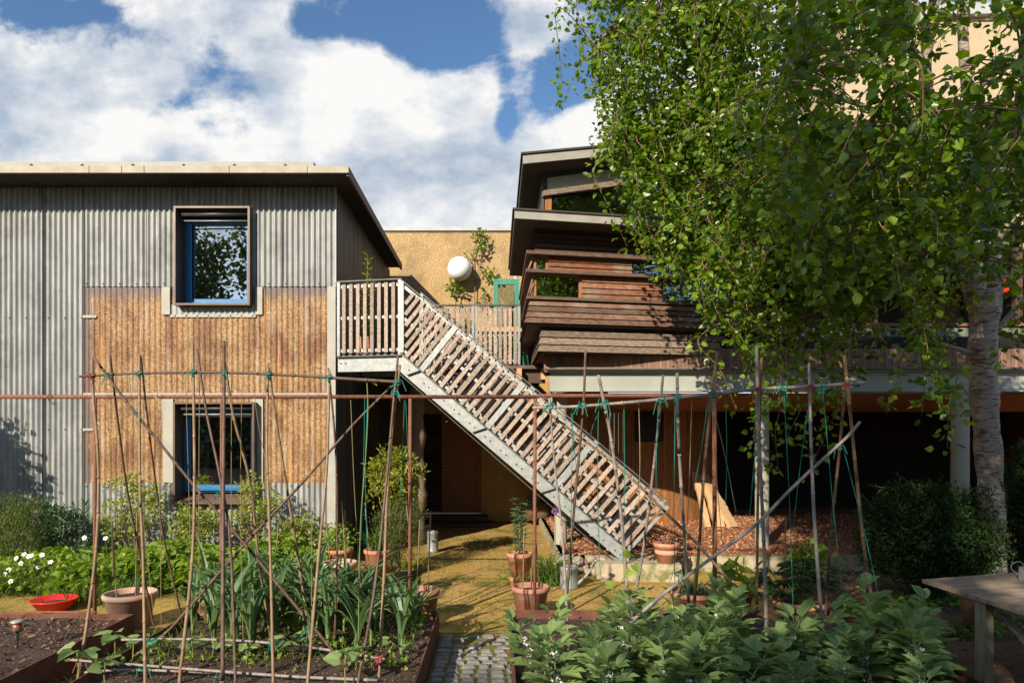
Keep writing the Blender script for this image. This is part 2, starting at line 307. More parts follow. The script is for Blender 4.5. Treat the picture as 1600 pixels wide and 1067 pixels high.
def straw():
    m, nt, out = _nt('straw_behind_sheeting'); N = nt.nodes; L = nt.links
    p = N.new('ShaderNodeBsdfPrincipled'); L.new(p.outputs[0], out.inputs[0]); p.inputs['Roughness'].default_value = .7
    p.inputs['Coat Weight'].default_value = .45; p.inputs['Coat Roughness'].default_value = .35
    tc = N.new('ShaderNodeTexCoord')
    def noise(sc, st, det=6, ro=.6, rot=0):
        mp = N.new('ShaderNodeMapping'); mp.inputs['Scale'].default_value = st; mp.inputs['Rotation'].default_value = (0, rot, 0); L.new(tc.outputs['Object'], mp.inputs[0])
        n = N.new('ShaderNodeTexNoise'); n.inputs['Scale'].default_value = sc; n.inputs['Detail'].default_value = det; n.inputs['Roughness'].default_value = ro
        L.new(mp.outputs[0], n.inputs[0]); return n.outputs[0]
    a = noise(11, (1,1,5), 7, .9, .15); b = noise(15, (4,1,1), 7, .85, .9)
    mx = N.new('ShaderNodeMath'); mx.operation = 'MAXIMUM'; L.new(a, mx.inputs[0]); L.new(b, mx.inputs[1])
    r = N.new('ShaderNodeValToRGB'); L.new(mx.outputs[0], r.inputs[0]); e = r.color_ramp.elements
    e[0].position = .45; e[0].color = (.05,.022,.010,1); e[1].position = .76; e[1].color = (.92,.76,.48,1)
    k = e.new(.55); k.color = (.38,.21,.075,1); k = e.new(.63); k.color = (.70,.49,.24,1)
    # large patches and vertical streaks of orange and of milky film
    c1 = noise(1.6, (1.5,1,1), 6, .65); rc = N.new('ShaderNodeValToRGB'); L.new(c1, rc.inputs[0]); rc.color_ramp.elements[0].position = .44; rc.color_ramp.elements[1].position = .62
    m1 = N.new('ShaderNodeMixRGB'); m1.blend_type = 'MULTIPLY'; L.new(rc.outputs[0], m1.inputs[0]); L.new(r.outputs[0], m1.inputs[1]); m1.inputs[2].default_value = (.50,.34,.22,1)
    c2 = noise(5.5, (2.2,1,.16), 4); rc2 = N.new('ShaderNodeValToRGB'); L.new(c2, rc2.inputs[0]); rc2.color_ramp.elements[0].position = .55; rc2.color_ramp.elements[1].position = .8
    m2 = N.new('ShaderNodeMixRGB'); L.new(rc2.outputs[0], m2.inputs[0]); L.new(m1.outputs[0], m2.inputs[1]); m2.inputs[2].default_value = (.42,.36,.31,1)
    c4 = noise(4.2, (3,1,.12), 3); rc4 = N.new('ShaderNodeValToRGB'); L.new(c4, rc4.inputs[0]); rc4.color_ramp.elements[0].position = .60; rc4.color_ramp.elements[1].position = .70
    m4 = N.new('ShaderNodeMixRGB'); L.new(rc4.outputs[0], m4.inputs[0]); L.new(m2.outputs[0], m4.inputs[1]); m4.inputs[2].default_value = (.50,.20,.045,1)
    # grubby band where the sheet laps under the metal, and at its left edge: wear of its own shape
    sp = N.new('ShaderNodeSeparateXYZ'); L.new(tc.outputs['Object'], sp.inputs[0])
    def band(sock, frm, to):
        q = N.new('ShaderNodeMapRange'); q.inputs[1].default_value = frm; q.inputs[2].default_value = to; L.new(sock, q.inputs[0]); return q.outputs[0]
    up = band(sp.outputs[2], 4.02, 4.26)
    c3 = noise(4, (4,1,.6), 5); 
    def mm(op, x, y):
        q = N.new('ShaderNodeMath'); q.operation = op
        for i, s_ in enumerate((x, y)):
            if isinstance(s_, (int, float)): q.inputs[i].default_value = s_
            else: L.new(s_, q.inputs[i])
        return q.outputs[0]
    lft = band(sp.outputs[0], .62, .42)
    tot = mm('ADD', mm('MAXIMUM', up, lft), mm('MULTIPLY', mm('SUBTRACT', c3, .5), 2.4))
    rr = N.new('ShaderNodeMapRange'); rr.inputs[1].default_value = .25; rr.inputs[2].default_value = .85; L.new(tot, rr.inputs[0])
    m3 = N.new('ShaderNodeMixRGB'); L.new(rr.outputs[0], m3.inputs[0]); L.new(m4.outputs[0], m3.inputs[1]); m3.inputs[2].default_value = (.14,.105,.095,1)
    L.new(m3.outputs[0], p.inputs['Base Color']); return m
M['straw'] = straw()
def paving():
    m, nt, out = _nt('mossy_brick_paving'); N = nt.nodes; L = nt.links
    p = N.new('ShaderNodeBsdfPrincipled'); L.new(p.outputs[0], out.inputs[0]); p.inputs['Roughness'].default_value = .95
    tc = N.new('ShaderNodeTexCoord'); b = N.new('ShaderNodeTexBrick'); L.new(tc.outputs['Object'], b.inputs[0])
    b.inputs['Scale'].default_value = 1; b.inputs['Brick Width'].default_value = .22; b.inputs['Row Height'].default_value = .11
    b.inputs['Mortar Size'].default_value = .012; b.inputs['Color1'].default_value = (.66,.37,.13,1); b.inputs['Color2'].default_value = (.50,.27,.09,1); b.inputs['Mortar'].default_value = (.22,.17,.05,1)
    def nz(sc, lo, hi, ca, cb, rough=.7):
        n = N.new('ShaderNodeTexNoise'); n.inputs['Scale'].default_value = sc; n.inputs['Detail'].default_value = 9; n.inputs['Roughness'].default_value = rough
        L.new(tc.outputs['Object'], n.inputs[0]); r = N.new('ShaderNodeValToRGB'); L.new(n.outputs[0], r.inputs[0])
        r.color_ramp.elements[0].position = lo; r.color_ramp.elements[1].position = hi
        r.color_ramp.elements[0].color = ca; r.color_ramp.elements[1].color = cb; return r.outputs[0], n.outputs[0]
    f, h = nz(1.3, .38, .56, (0,0,0,1), (1,1,1,1), .75)
    mc, _ = nz(30, .35, .7, (.20,.16,.02,1), (.74,.42,.10,1))
    mx = N.new('ShaderNodeMixRGB'); L.new(f, mx.inputs[0]); L.new(b.outputs[0], mx.inputs[1]); L.new(mc, mx.inputs[2])
    g, _ = nz(1.7, .47, .60, (0,0,0,1), (1,1,1,1), .8); mx2 = N.new('ShaderNodeMixRGB'); L.new(g, mx2.inputs[0]); L.new(mx.outputs[0], mx2.inputs[1]); mx2.inputs[2].default_value = (.13,.135,.012,1)
    L.new(mx2.outputs[0], p.inputs['Base Color'])
    n = N.new('ShaderNodeTexNoise'); n.inputs['Scale'].default_value = 60; n.inputs['Detail'].default_value = 6; L.new(tc.outputs['Object'], n.inputs[0])
    bp = N.new('ShaderNodeBump'); bp.inputs['Strength'].default_value = .9; bp.inputs['Distance'].default_value = .02; L.new(n.outputs[0], bp.inputs['Height']); L.new(bp.outputs[0], p.inputs['Normal'])
    return m
M['paving'] = paving()
def birchbark():
    m, nt, out = _nt('birch_bark'); N = nt.nodes; L = nt.links
    p = N.new('ShaderNodeBsdfPrincipled'); L.new(p.outputs[0], out.inputs[0]); p.inputs['Roughness'].default_value = .75
    tc = N.new('ShaderNodeTexCoord')
    def nz(sc, st, els):
        mp = N.new('ShaderNodeMapping'); mp.inputs['Scale'].default_value = st; L.new(tc.outputs['Object'], mp.inputs[0])
        n = N.new('ShaderNodeTexNoise'); n.inputs['Scale'].default_value = sc; n.inputs['Detail'].default_value = 7; n.inputs['Roughness'].default_value = .65; L.new(mp.outputs[0], n.inputs[0])
        r = N.new('ShaderNodeValToRGB'); L.new(n.outputs[0], r.inputs[0]); r.color_ramp.elements[0].position = els[0]; r.color_ramp.elements[1].position = els[1]
        r.color_ramp.elements[0].color = els[2]; r.color_ramp.elements[1].color = els[3]; return r.outputs[0], n.outputs[0]
    a, _ = nz(3, (1,1,1), (.35,.65,(.44,.38,.31,1),(.24,.18,.14,1)))
    s, _ = nz(7, (1,1,5), (.54,.62,(0,0,0,1),(1,1,1,1)))
    m1 = N.new('ShaderNodeMixRGB'); L.new(s, m1.inputs[0]); L.new(a, m1.inputs[1]); m1.inputs[2].default_value = (.10,.065,.045,1)
    k, h = nz(4, (1,1,.8), (.58,.66,(0,0,0,1),(1,1,1,1)))
    m2 = N.new('ShaderNodeMixRGB'); L.new(k, m2.inputs[0]); L.new(m1.outputs[0], m2.inputs[1]); m2.inputs[2].default_value = (.34,.19,.11,1)
    L.new(m2.outputs[0], p.inputs['Base Color']); bp = N.new('ShaderNodeBump'); bp.inputs['Strength'].default_value = .6; bp.inputs['Distance'].default_value = .03
    L.new(s, bp.inputs['Height']); L.new(bp.outputs[0], p.inputs['Normal']); return m
M['birch'] = birchbark()
# ============================================================ LEFT: corrugated straw-bale building
D0 = 10.6
LB = thing('corrugated_building', 'grey corrugated steel building with straw showing behind clear sheeting and blue framed windows', 'building', (-6.8, D0, 0))
def X0(px, d=D0): return (px-CX)/F*d
def Z0(py, d=D0): return EYE+(HY-py)/F*d
PITCH = .0857
def corr(mb, x0, x1, z0, z1, y, amp=.019, mi=0, n=8):
    k = max(4, int((x1-x0)/PITCH*n)); xs = np.linspace(x0, x1, k+1); ys = y-amp*np.cos(xs*2*math.pi/PITCH)
    v = np.zeros((2*(k+1), 3)); v[:k+1, 0] = xs; v[:k+1, 1] = ys; v[:k+1, 2] = z0; v[k+1:, 0] = xs; v[k+1:, 1] = ys; v[k+1:, 2] = z1
    i = np.arange(k); mb.add(v, np.stack([i, i+1, i+k+2, i+k+1], -1), mi)
def screws(mb, x0, x1, z, y, step=3, mi=0):
    x = math.ceil(x0/PITCH)*PITCH
    j = 0
    while x < x1:
        if j % step == 0: mb.sphere((x, y-.018, z), .011, 6, mi)
        x += PITCH; j += 1
yF = D0
# metal sheets: four full-height at the left, upper run, foot run
segs = [(-12.2, X0(-40)), (X0(-40), X0(68)), (X0(68), X0(130))]
for i, (a, b) in enumerate(segs):
    m = MB(); corr(m, a-.02, b, 0, 5.86, yF-.003*(2-i)); screws(m, a, b, Z0(497), yF-.003*(2-i), 3, 1); screws(m, a, b, Z0(671), yF-.003*(2-i), 3, 1)
    m.build('steel_sheet', [M['zinc'], M['screw']], LB, smooth=True)
wx0, wx1 = X0(272), X0(391); wz0, wz1 = Z0(478), Z0(324)         # upper window hole
vx0, vx1 = X0(272), X0(396); vz0, vz1 = Z0(783), Z0(629)         # lower window hole
zA, zB = Z0(448), Z0(754)
for (a, b, c, d) in [(X0(130), X0(230), zA, 5.86), (X0(230), wx0, zA, 5.86), (wx0, wx1, wz1, 5.86), (wx1, X0(441), zA, 5.86), (X0(441), X0(525.5), zA, 5.86)]:
    m = MB(); corr(m, a, b, c, d, yF-.012-(.003 if a > -3.4 else 0)); 
    if c == zA: screws(m, a, b, zA+.04, yF-.012, 3, 1)
    m.build('steel_sheet', [M['zinc'], M['screw']], LB, smooth=True)
for (a, b, d) in [(X0(130), vx0, zB), (vx0, vx1, vz0), (vx1, X0(512), zB)]:
    m = MB(); corr(m, a, b, 0, d, yF-.012); screws(m, a, b, d-.05, yF-.012, 3, 1)
    m.build('foot_sheet', [M['zinc'], M['screw']], LB, smooth=True)
m = MB()
for (a, b, c, d) in [(X0(130), wx0, Z0(617), zA+.06), (wx0, wx1, Z0(617), wz0), (wx1, X0(512), Z0(617), zA+.06),
                     (X0(130), vx0, zB-.05, Z0(617)), (vx1, X0(512), zB-.05, Z0(617)), (vx0, vx1, vz1, Z0(617))]:
    corr(m, a, b, c, d, yF, .008)
m.build('clear_sheeting', M['straw'], LB, smooth=True)
def lbox(name, x0, x1, y0, y1, z0, z1, mt, par=LB): return MB().box(x0, x1, y0, y1, z0, z1).build(name, mt, par)
for px in (68, 130.4, 230, 441):
    z_ = 0 if px < 200 else zA; lbx = X0(px); MB().box(lbx-.004, lbx+.004, yF-.034, yF-.02, z_, 5.83).build('sheet_lap', M['galvdark'], LB)
# pale flashings
for a, b, c, d in [(254,267,492,449),(400,411,492,449),(256,272,754,622),(396,412,754,622)]:
    lbox('flashing', X0(a), X0(b), yF-.034, yF-.027, Z0(c), Z0(d), M['flash'])
m = MB(); m.box(X0(267), X0(400), yF-.022, yF-.016, Z0(496), Z0(491.5)); screws(m, X0(267), X0(400), Z0(493.5), yF-.012, 2, 1)
m.build('flashing', [M['flash'], M['screw']], LB)
corrm = MB(); corr(corrm, X0(267), X0(400), Z0(494), Z0(476), yF-.011, .010); corrm.build('under_window_sheet', M['zinc2'], LB, smooth=True)
m = MB(); m.box(X0(130), X0(512), yF-.024, yF-.017, Z0(621), Z0(614)); screws(m, X0(130), X0(512), Z0(617.5), yF-.016, 2, 1)
m.build('flashing', [M['flash'], M['screw']], LB)
for (a, b, c) in ((130,152,495), (130,147,671)):
    lbox('flashing', X0(a), X0(b), yF-.03, yF-.022, Z0(c+2), Z0(c-2), M['flash'])
lbox('corner_trim', X0(512), X0(525), yF-.032, yF+.02, 0, zA-.002, M['flash'])
lbox('corner_trim', X0(523.6), X0(526), yF-.034, yF+.03, zA, 5.83, M['zinc2'])
# core walls with window openings
def wallpiece(a, b, c, d): return (a, b, yF+.045, yF+.30, c, d)
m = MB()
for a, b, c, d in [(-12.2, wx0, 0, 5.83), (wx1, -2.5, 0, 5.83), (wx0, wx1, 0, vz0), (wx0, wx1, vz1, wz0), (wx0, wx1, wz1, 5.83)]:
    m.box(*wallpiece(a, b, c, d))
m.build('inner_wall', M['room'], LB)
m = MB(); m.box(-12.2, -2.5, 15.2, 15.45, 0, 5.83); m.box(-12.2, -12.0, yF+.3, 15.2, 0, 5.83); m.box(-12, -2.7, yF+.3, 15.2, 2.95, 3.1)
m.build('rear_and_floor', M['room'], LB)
# right side wall of vertical dark boards
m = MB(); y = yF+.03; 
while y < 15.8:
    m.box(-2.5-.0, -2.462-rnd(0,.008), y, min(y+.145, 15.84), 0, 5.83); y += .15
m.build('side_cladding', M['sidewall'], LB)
# windows
def window(px0, px1, pyt, pyb, lower):
    yb = yF-.16; yk = 10.84
    x0, x1 = X0(px0, yb), X0(px1, yb); z0, z1 = Z0(pyb, yb), Z0(pyt, yb); t = .03
    m = MB(); m.box(x0, x0+t, yb, yk, z0, z1); m.box(x1-t, x1, yb, yk, z0, z1); m.box(x0+t, x1-t, yb, yk, z1-t, z1)
    if not lower: m.box(x0+t, x1-t, yb, yk, z0, z0+t)
    w = m.build('window', M['boxbrown'], LB)
    if lower:
        MB().hexa([(x0-.01,yb-.03,z0-.02),(x1+.01,yb-.03,z0-.02),(x1,yk,z0+.09),(x0,yk,z0+.09),(x0-.01,yb-.03,z0+.0),(x1+.01,yb-.03,z0+.0),(x1,yk,z0+.11),(x0,yk,z0+.11)]).build('sill', M['shelf'], w)
        z0 += .10
    fx0, fx1, fz0, fz1 = x0+t+.002, x1-t-.002, z0+t+.002, z1-t-.10
    f = .085; m = MB(); y0, y1 = yk-.09, yk-.02
    m.box(fx0, fx0+f, y0, y1, fz0, fz1); m.box(fx1-f, fx1, y0, y1, fz0, fz1); m.box(fx0+f, fx1-f, y0, y1, fz0, fz0+f); m.box(fx0+f, fx1-f, y0, y1, fz1-f*.8, fz1)
    g = .03; y2 = y0-.025
    m.box(fx0+.05, fx0+f+g, y2, y0-.001, fz0+.06, fz1-.05); m.box(fx1-f-g, fx1-.05, y2, y0-.001, fz0+.06, fz1-.05); m.box(fx0+f+g, fx1-f-g, y2, y0-.001, fz0+.06, fz0+f+g)
    m.box(fx0+.02, fx1-.02, y2-.03, y2-.002, fz0+.035, fz0+.055)
    m.build('sash', M['blue'], w)
    MB().box(fx0+f, fx1-f, y0+.03, y0+.036, fz0+f, fz1-f*.8).build('glass_pane', M['glass'], w)
    MB().tube([(x0+t+.03, yb+.12, z1-t-.06), (x1-t-.01, yb+.12, z1-t-.06)], .034, 12).build('blind_roller', M['darkmetal'], w, smooth=True)
    MB().tube([(x0+t+.04, yb+.14, z1-t-.155), (x1-t, yb+.14, z1-t-.155)], .012, 8).build('blind_bar', M['galv'], w, smooth=True)
    MB().box(fx0+.02, fx1-.02, y0-.01, y0+.02, fz1+.002, z1-t-.002).build('head_panel', M['soffit'], w)
    return w, (fx0+f, fx1-f, fz0+f, fz1-f*.8, y0+.036)
w1, g1 = window(271, 390, 322, 476.5, False)
m = MB(); m.box(g1[0]-.05, g1[0]+.26, g1[4]+.25, g1[4]+.28, g1[2]-.1, g1[3]); m.build('curtain', M['curtain'], w1)
w2, g2 = window(270, 397, 628, 785, True)
# things on the lower window sill and the hanging paper scroll
sc = thing('paper_scroll', 'long pale paper scroll with black brush marks hanging inside the lower window', 'scroll', (g2[0]+.2, g2[4]+.12, g2[3]))
MB().box(g2[0]+.07, g2[0]+.24, g2[4]+.12, g2[4]+.124, g2[2]+.08, g2[3]-.02).build('paper', M['poster'], sc)
m = MB()
for i in range(11):
    zz = g2[2]+.16+i*.085; m.sphere((g2[0]+.155+rnd(-.03,.03), g2[4]+.118, zz), rnd(.018,.042), 7, sq=(1.2,.05,rnd(.3,.9)))
m.build('brush_marks', M['ink'], sc)
b = thing('handled_basket', 'small basket with a yellow hoop handle on the sill inside the lower window', 'basket', (g2[0]+.72, g2[4]+.12, g2[2]))
bx, by, bz = g2[0]+.60, g2[4]+.13, g2[2]-.06
MB().lathe([(.0,0),(.11,0),(.14,.09),(.13,.09),(.10,.01),(0,.01)], (bx,by,bz), 18).build('bowl', M['wicker'], b, smooth=True)
MB().tube([(bx+.10*math.cos(t), by, bz+.09+.16*math.sin(t)) for t in np.linspace(0, math.pi, 12)], .009, 6).build('handle', mat('yellow_cane', (.5,.36,.1), rough=.6), b, smooth=True)
# roof
xR = -2.156
m = MB(); m.box(-12.4, xR-.04, 10.02, 15.66, 5.842, 5.93); m.build('roof', M['soffit'], LB)
m = MB(); m.box(-12.4, xR, 9.98, 10.02, 5.835, 5.935)
m.build('eaves_fascia', M['fascia'], LB)
m = MB(); m.box(xR-.04, xR, 10.02, 15.7, 5.80, 5.935); m.build('verge_board', M['shelf'], LB)
m = MB(); m.box(-12.4, X0(491, 10.1), 10.06, 10.5, 5.965, 6.03); m.build('roof_capping', M['roofedge'], LB)
x = -12.1
m = MB()
while x < -2.7: m.box(x, x+.05, 10.04, 10.4, 5.936, 5.964); m.sphere((x+.025, 10.05, 5.972), .02, 6); x += .75*.997
m.build('capping_clips', M['roofdark'], LB)
x = -12.0
for px in (139, 190, 225, 358, 480):
    MB().box(X0(px,9.98)-.004, X0(px,9.98)+.004, 9.976, 9.979, 5.836, 5.934).build('fascia_joint', M['shelf'], LB)
# ============================================================ rear ochre building
RB = thing('ochre_rendered_building', 'ochre roughcast building with a flat zinc coping standing between the two fronts', 'building', (-.5, 16, 0))
yW = 16.0
zT = Z0(361, yW)
m = MB()
m.box(-6, 5, yW, yW+.3, 3.25, zT); m.build('upper_wall', M['render'], RB)
m = MB(); dx0, dx1 = X0(690, 15.85), X0(752, 15.85)
m.box(dx1+.001, 2.6, 15.85, 16.1, 0, 3.249); m.box(-2.8, X0(655,15.85), 15.85, 16.1, 0, 3.249); m.box(X0(655,15.85), dx1, 15.85, 16.1, 2.50, 3.249)
m.build('lower_wall', M['renderlow'], RB)
m = MB(); m.box(-6, 5, yW-.04, yW+.34, zT, zT+.09); m.build('coping', M['coping'], RB)
MB().box(-6, 5, yW-.02, yW-.001, zT-.03, zT-.001).build('coping_drip', M['roofdark'], RB)
# door with louvred side panel
dr = MB().box(dx0+.001, dx1, 15.93, 16.0, .2, 2.32).build('door', M['door'], RB)
m = MB()
for i in range(5):
    z = .32+i*.42; m.box(dx0+.13, dx1-.13, 15.915, 15.929, z, z+.37)
m.build('door_panels', M['door'], dr)
m = MB()
m.box(dx0, dx0+.09, 15.885, 15.925, .2, 2.495); m.box(dx1-.09, dx1, 15.885, 15.925, .2, 2.495); m.box(dx0+.09, dx1-.09, 15.885, 15.925, 2.325, 2.495)
m.build('door_frame', M['door'], dr)
m = MB(); m.lathe([(0,0),(.035,0),(.035,.02),(0,.02)], (0,0,0), 12)
for v in m.v: v[:] = v[:, [0,2,1]]*np.array([1,-1,1])
m2 = MB(); 
for z in (1.30, 1.20):
    m2.sphere((dx0+.05, 15.87, z), .028, 10, sq=(1,.6,1))
m2.tube([(dx0+.05,15.85,1.31),(dx0+.11,15.83,1.31)], .01, 6)
m2.build('handle', M['tin'], dr, smooth=True)
m = MB(); z = .22
while z < 2.4: m.hexa([(X0(658,15.85),15.90,z),(dx0-.01,15.90,z),(dx0-.01,15.95,z+.04),(X0(658,15.85),15.95,z+.04),(X0(658,15.85),15.90,z+.02),(dx0-.01,15.90,z+.02),(dx0-.01,15.95,z+.06),(X0(658,15.85),15.95,z+.06)]); z += .075
m.build('louvre', M['wooddk'], RB)
MB().box(X0(655,15.85), dx0, 15.96, 16.0, .2, 2.5).build('louvre_back', M['dark'], RB)
m = MB(); m.box(X0(652,15.3), X0(762,15.3), 15.25, 15.84, 0, .18); m.box(X0(640,14.9), X0(775,14.9), 14.8, 15.25, 0, .09); m.build('door_step', M['wooddk'], RB)
MB().box(X0(686,15.2), X0(746,15.2), 15.22, 15.26, .18, .20).build('step_nosing', M['darkmetal'], RB)
# globe lamp
gl = thing('globe_wall_lamp', 'round white globe lamp fixed to the sunny ochre wall', 'wall lamp', P(718,420,16.0))
c = P(718,420,15.70)
MB().sphere(c, .275, 28).build('globe', M['lamp'], gl, smooth=True)
MB().tube([c+Vector((0,.25,0)), c+Vector((0,.31,0))], .05, 16).build('mount', M['tin'], gl, smooth=True)
MB().tube([c+Vector((0,.285,0)), c+Vector((0,.299,0))], .12, 20).build('wall_plate', M['tin'], gl)
# green glazed door standing on the terrace
yd = 15.2; gx0, gx1, gz1 = X0(771,yd), X0(811,yd), Z0(436,yd)
gd = thing('green_glazed_door', 'green framed glazed door standing open on the upper terrace by the timber house', 'door', (gx0, yd, 3.3))
m = MB(); m.box(gx0, gx0+.10, yd, yd+.06, 3.3, gz1); m.box(gx0+.10, gx1, yd, yd+.06, gz1-.12, gz1); m.box(gx1-.10, gx1, yd, yd+.06, 3.3, gz1-.12); m.box(gx0+.1, gx1-.1, yd, yd+.06, 3.3, 3.5)
m.build('frame', M['green'], gd)
MB().box(gx0+.1, gx1-.1, yd+.03, yd+.035, 3.5, gz1-.12).build('glass_pane', glassmat('door_glass', refl=.12), gd)
tag(MB().tube([P(806,425,15.6), P(806,560,15.6)], .045, 10).build('drainpipe', M['coping'], origin=P(806,560,15.6), smooth=True), 'pale downpipe on the ochre wall behind the green glazed door', 'drainpipe')
# ============================================================ terrace
ZD = 3.25
TR = thing('upper_terrace', 'timber terrace deck with slatted railings linking the stairs to the upper doors', 'terrace', (-.8, 12.4, ZD))
xe = X0(852, 12.4)
m = MB(); x = -2.44
while x < xe: m.box(x, x+.135, 12.35, 15.84, ZD-.03, ZD); x += .14
m.build('deck_boards', M['woodpale'], TR)
m = MB(); m.box(-2.44, xe, 12.30, 12.345, ZD-.05, ZD+.01); m.build('edge_board', M['shelf'], TR)
m = MB(); m.box(-2.44, xe, 12.42, 12.5, ZD-.30, ZD-.05); m.box(-2.44, xe, 15.6, 15.7, ZD-.3, ZD-.05)
for xx in np.linspace(-2.3, xe-.1, 7): m.box(xx, xx+.06, 12.5, 15.6, ZD-.25, ZD-.04)
m.build('joists', M['wooddk'], TR)
for px in (811, 849):
    m = MB(); xx = X0(px, 12.3); m.box(xx-.045, xx+.045, 12.2, 12.4, ZD-.25, ZD-.052); m.build('bracket', M['plank'], TR)
def railing(name, x0, x1, y, z0, z1, nb, par):
    r = MB(); r.box(x0, x0+.045, y, y+.045, z0, z1); r.box(x1-.045, x1, y, y+.045, z0, z1); r.box(x0+.045, x1-.045, y+.01, y+.02, z0+.05, z0+.09); r.box(x0+.045, x1-.045, y+.01, y+.02, (z0+z1)/2-.02, (z0+z1)/2+.02)
    r.box(x0+.045, x1-.045, y+.01, y+.02, z1-.09, z1-.05)
    o = r.build(name, M['galv'], par)
    MB().box(x0, x1, y-.005, y+.05, z1, z1+.03).build('handrail', M['galvdark'], o)
    b = MB(); w = (x1-x0-.1)/nb
    for i in range(nb):
        xx = x0+.05+w*(i+.5); b.box(xx-.028, xx+.028, y-.015, y+.008, z0+.01, z1-.04)
    b.build('battens', M['batten'], o); return o
railing('railing', X0(655,12.36), X0(741,12.36), 12.36, ZD+.03, Z0(478,12.36), 9, TR)
railing('railing', X0(742.5,12.36), X0(813,12.36), 12.36, ZD+.03, Z0(478,12.36), 8, TR)
# bench and cushion and planter on the terrace
bn = thing('potting_bench', 'pale timber bench top behind the terrace railing', 'bench', P(770,565,13.4))
m = MB(); m.box(X0(738,13.2), X0(836,13.2), 13.1, 13.5, Z0(519,13.2), Z0(512,13.2)); m.build('top', M['plank'], bn)
for px in (745, 828):
    MB().box(X0(px,13.3)-.03, X0(px,13.3)+.03, 13.2, 13.4, ZD, Z0(519,13.2)-.001).build('leg', M['plank'], bn)
dk = thing('striped_deck_chair', 'dark green striped canvas chair on the terrace under the timber house corner', 'deck chair', P(822,568,13.0))
for i in range(7):
    xx = X0(796+i*7,12.9); o = MB().hexa([(xx,12.9,ZD+.03),(xx+.08,12.9,ZD+.03),(xx+.08,13.2,ZD+.1),(xx,13.2,ZD+.1),(xx,12.85,ZD+.28),(xx+.08,12.85,ZD+.28),(xx+.08,12.9,ZD+.30),(xx,12.9,ZD+.30)]).build('canvas_stripe', M['green'] if i % 2 else mat('deep_teal_canvas', (.01,.07,.05)), dk)
m = MB(); m.beam((X0(793,12.95),12.93,ZD),(X0(793,12.95),12.85,ZD+.33),.04,.04); m.beam((X0(846,12.95),12.93,ZD),(X0(846,12.95),12.85,ZD+.33),.04,.04); m.build('frame', M['plank'], dk)
# log post carrying the terrace
m = MB(); pts = [P(652,850,12.6), P(651,800,12.6), P(654,760,12.58), P(650,720,12.6), P(651,680,12.62), P(649,640,12.6), P(650,590,12.6)]
pts[0].z = 0; pts[-1].z = ZD-.3
m.tube(cat_rom(pts, 4), [.155+.022*math.sin(i*1.3)+.012*math.sin(i*2.9) for i in range(25)], 14)
m.sphere(P(659,733,12.45), .055, 10, sq=(1,1,.8)); m.sphere(P(645,690,12.47), .04, 8)
tag(m.build('log_post', M['trunkpost'], origin=(pts[0].x, 12.6, 0), smooth=True), 'rough barkless log post holding up the terrace left of the front door', 'post')
# ============================================================ STAIRCASE
A0 = Vector((-1.429, 10.3, 0)); eS = Vector((.979, -.204, 0)).normalized(); nS = Vector((.204, .979, 0)).normalized()
def Ls(s, d, z): return A0+eS*s+nS*d+Vector((0,0,z))
ST = thing('galvanised_staircase', 'galvanised steel staircase with pale slatted timber railings running down from the terrace to the garden', 'staircase', Ls(3.4,.45,0))
TH = math.atan(.852); CT, SN = math.cos(TH), math.sin(TH)
ZR, ZS = 4.346, 3.245
def zr(s): return ZR-.852*s
def zs(s): return ZS-.852*s
PV = .838
def Lp(u, v, d):       # u along slope from s=0 of stringer line, v perpendicular up
    return Ls(u*CT+v*SN, d, ZS-u*SN+v*CT)
def prism(mb, pts, d0, d1, mi=0):
    n = len(pts); v = [Ls(s, d0, z) for s, z in pts]+[Ls(s, d1, z) for s, z in pts]
    fs = [tuple(range(n))[::-1], tuple(range(n, 2*n))]+[(i, (i+1) % n, n+(i+1) % n, n+i) for i in range(n)]
    mb.add(v, fs, mi)
for d, side in ((0, 1), (.95, -1)):
    m = MB(); se = 3.37
    prism(m, [(-1.03, ZS-.05), (0, ZS-.05), (0, zs(0)-.02), (se, zs(se)), (se, .24), (se-.12, .24), (0.02, zs(0)-.32), (-.03, ZS-.27), (-1.03, ZS-.27)], d+.01, d+.022)
    # flanges
    m.beam(Ls(-.01,d-.015,zs(0)-.005), Ls(se,d-.015,zs(se)-.005), .05, .01, mi=1); m.beam(Ls(-.02,d-.015,zs(0)-.318), Ls(se-.14,d-.015,zs(se-.14)-.318), .05, .008, mi=1)
    m.beam(Ls(-1.03,d-.012,ZS-.045), Ls(0,d-.012,ZS-.045), .05, .012, mi=1)
    if side == 1:
        for i in range(15):
            s = .12+i*.235
            for q in (.0, .075):
                a = Ls(s+q-.1*0, -.002, zs(s+q)-.16); m.sphere(a, .011, 6, 1)
        for s in (-.98, -.9): m.sphere(Ls(s,0,ZS-.14), .012, 6, 1)
    m.build('stringer', [M['galv'], M['galvdark']], ST)
for sj in (.30, 1.31, 2.33):
    MB().beam(Ls(sj, -.012, zs(sj)-.02), Ls(sj-.20, -.012, zs(sj-.20)-.02-.235), .012, .05, up=tuple(nS)).build('stringer_splice', M['galvdark'], ST)
for i in range(15):
    s = .12+i*.235; z = zs(s)-.16
    m = MB()
    for k in range(5): m.beam(Ls(s-.10+k*.052, .025, z), Ls(s-.10+k*.052, .945, z), .035, .03)
    m.build('tread', M['galv'], ST)
m = MB(); prism(m, [(-1.03, ZS-.035), (0, ZS-.035), (0, ZS), (-1.03, ZS)], .03, 2.06); m.build('landing', M['galvdark'], ST)
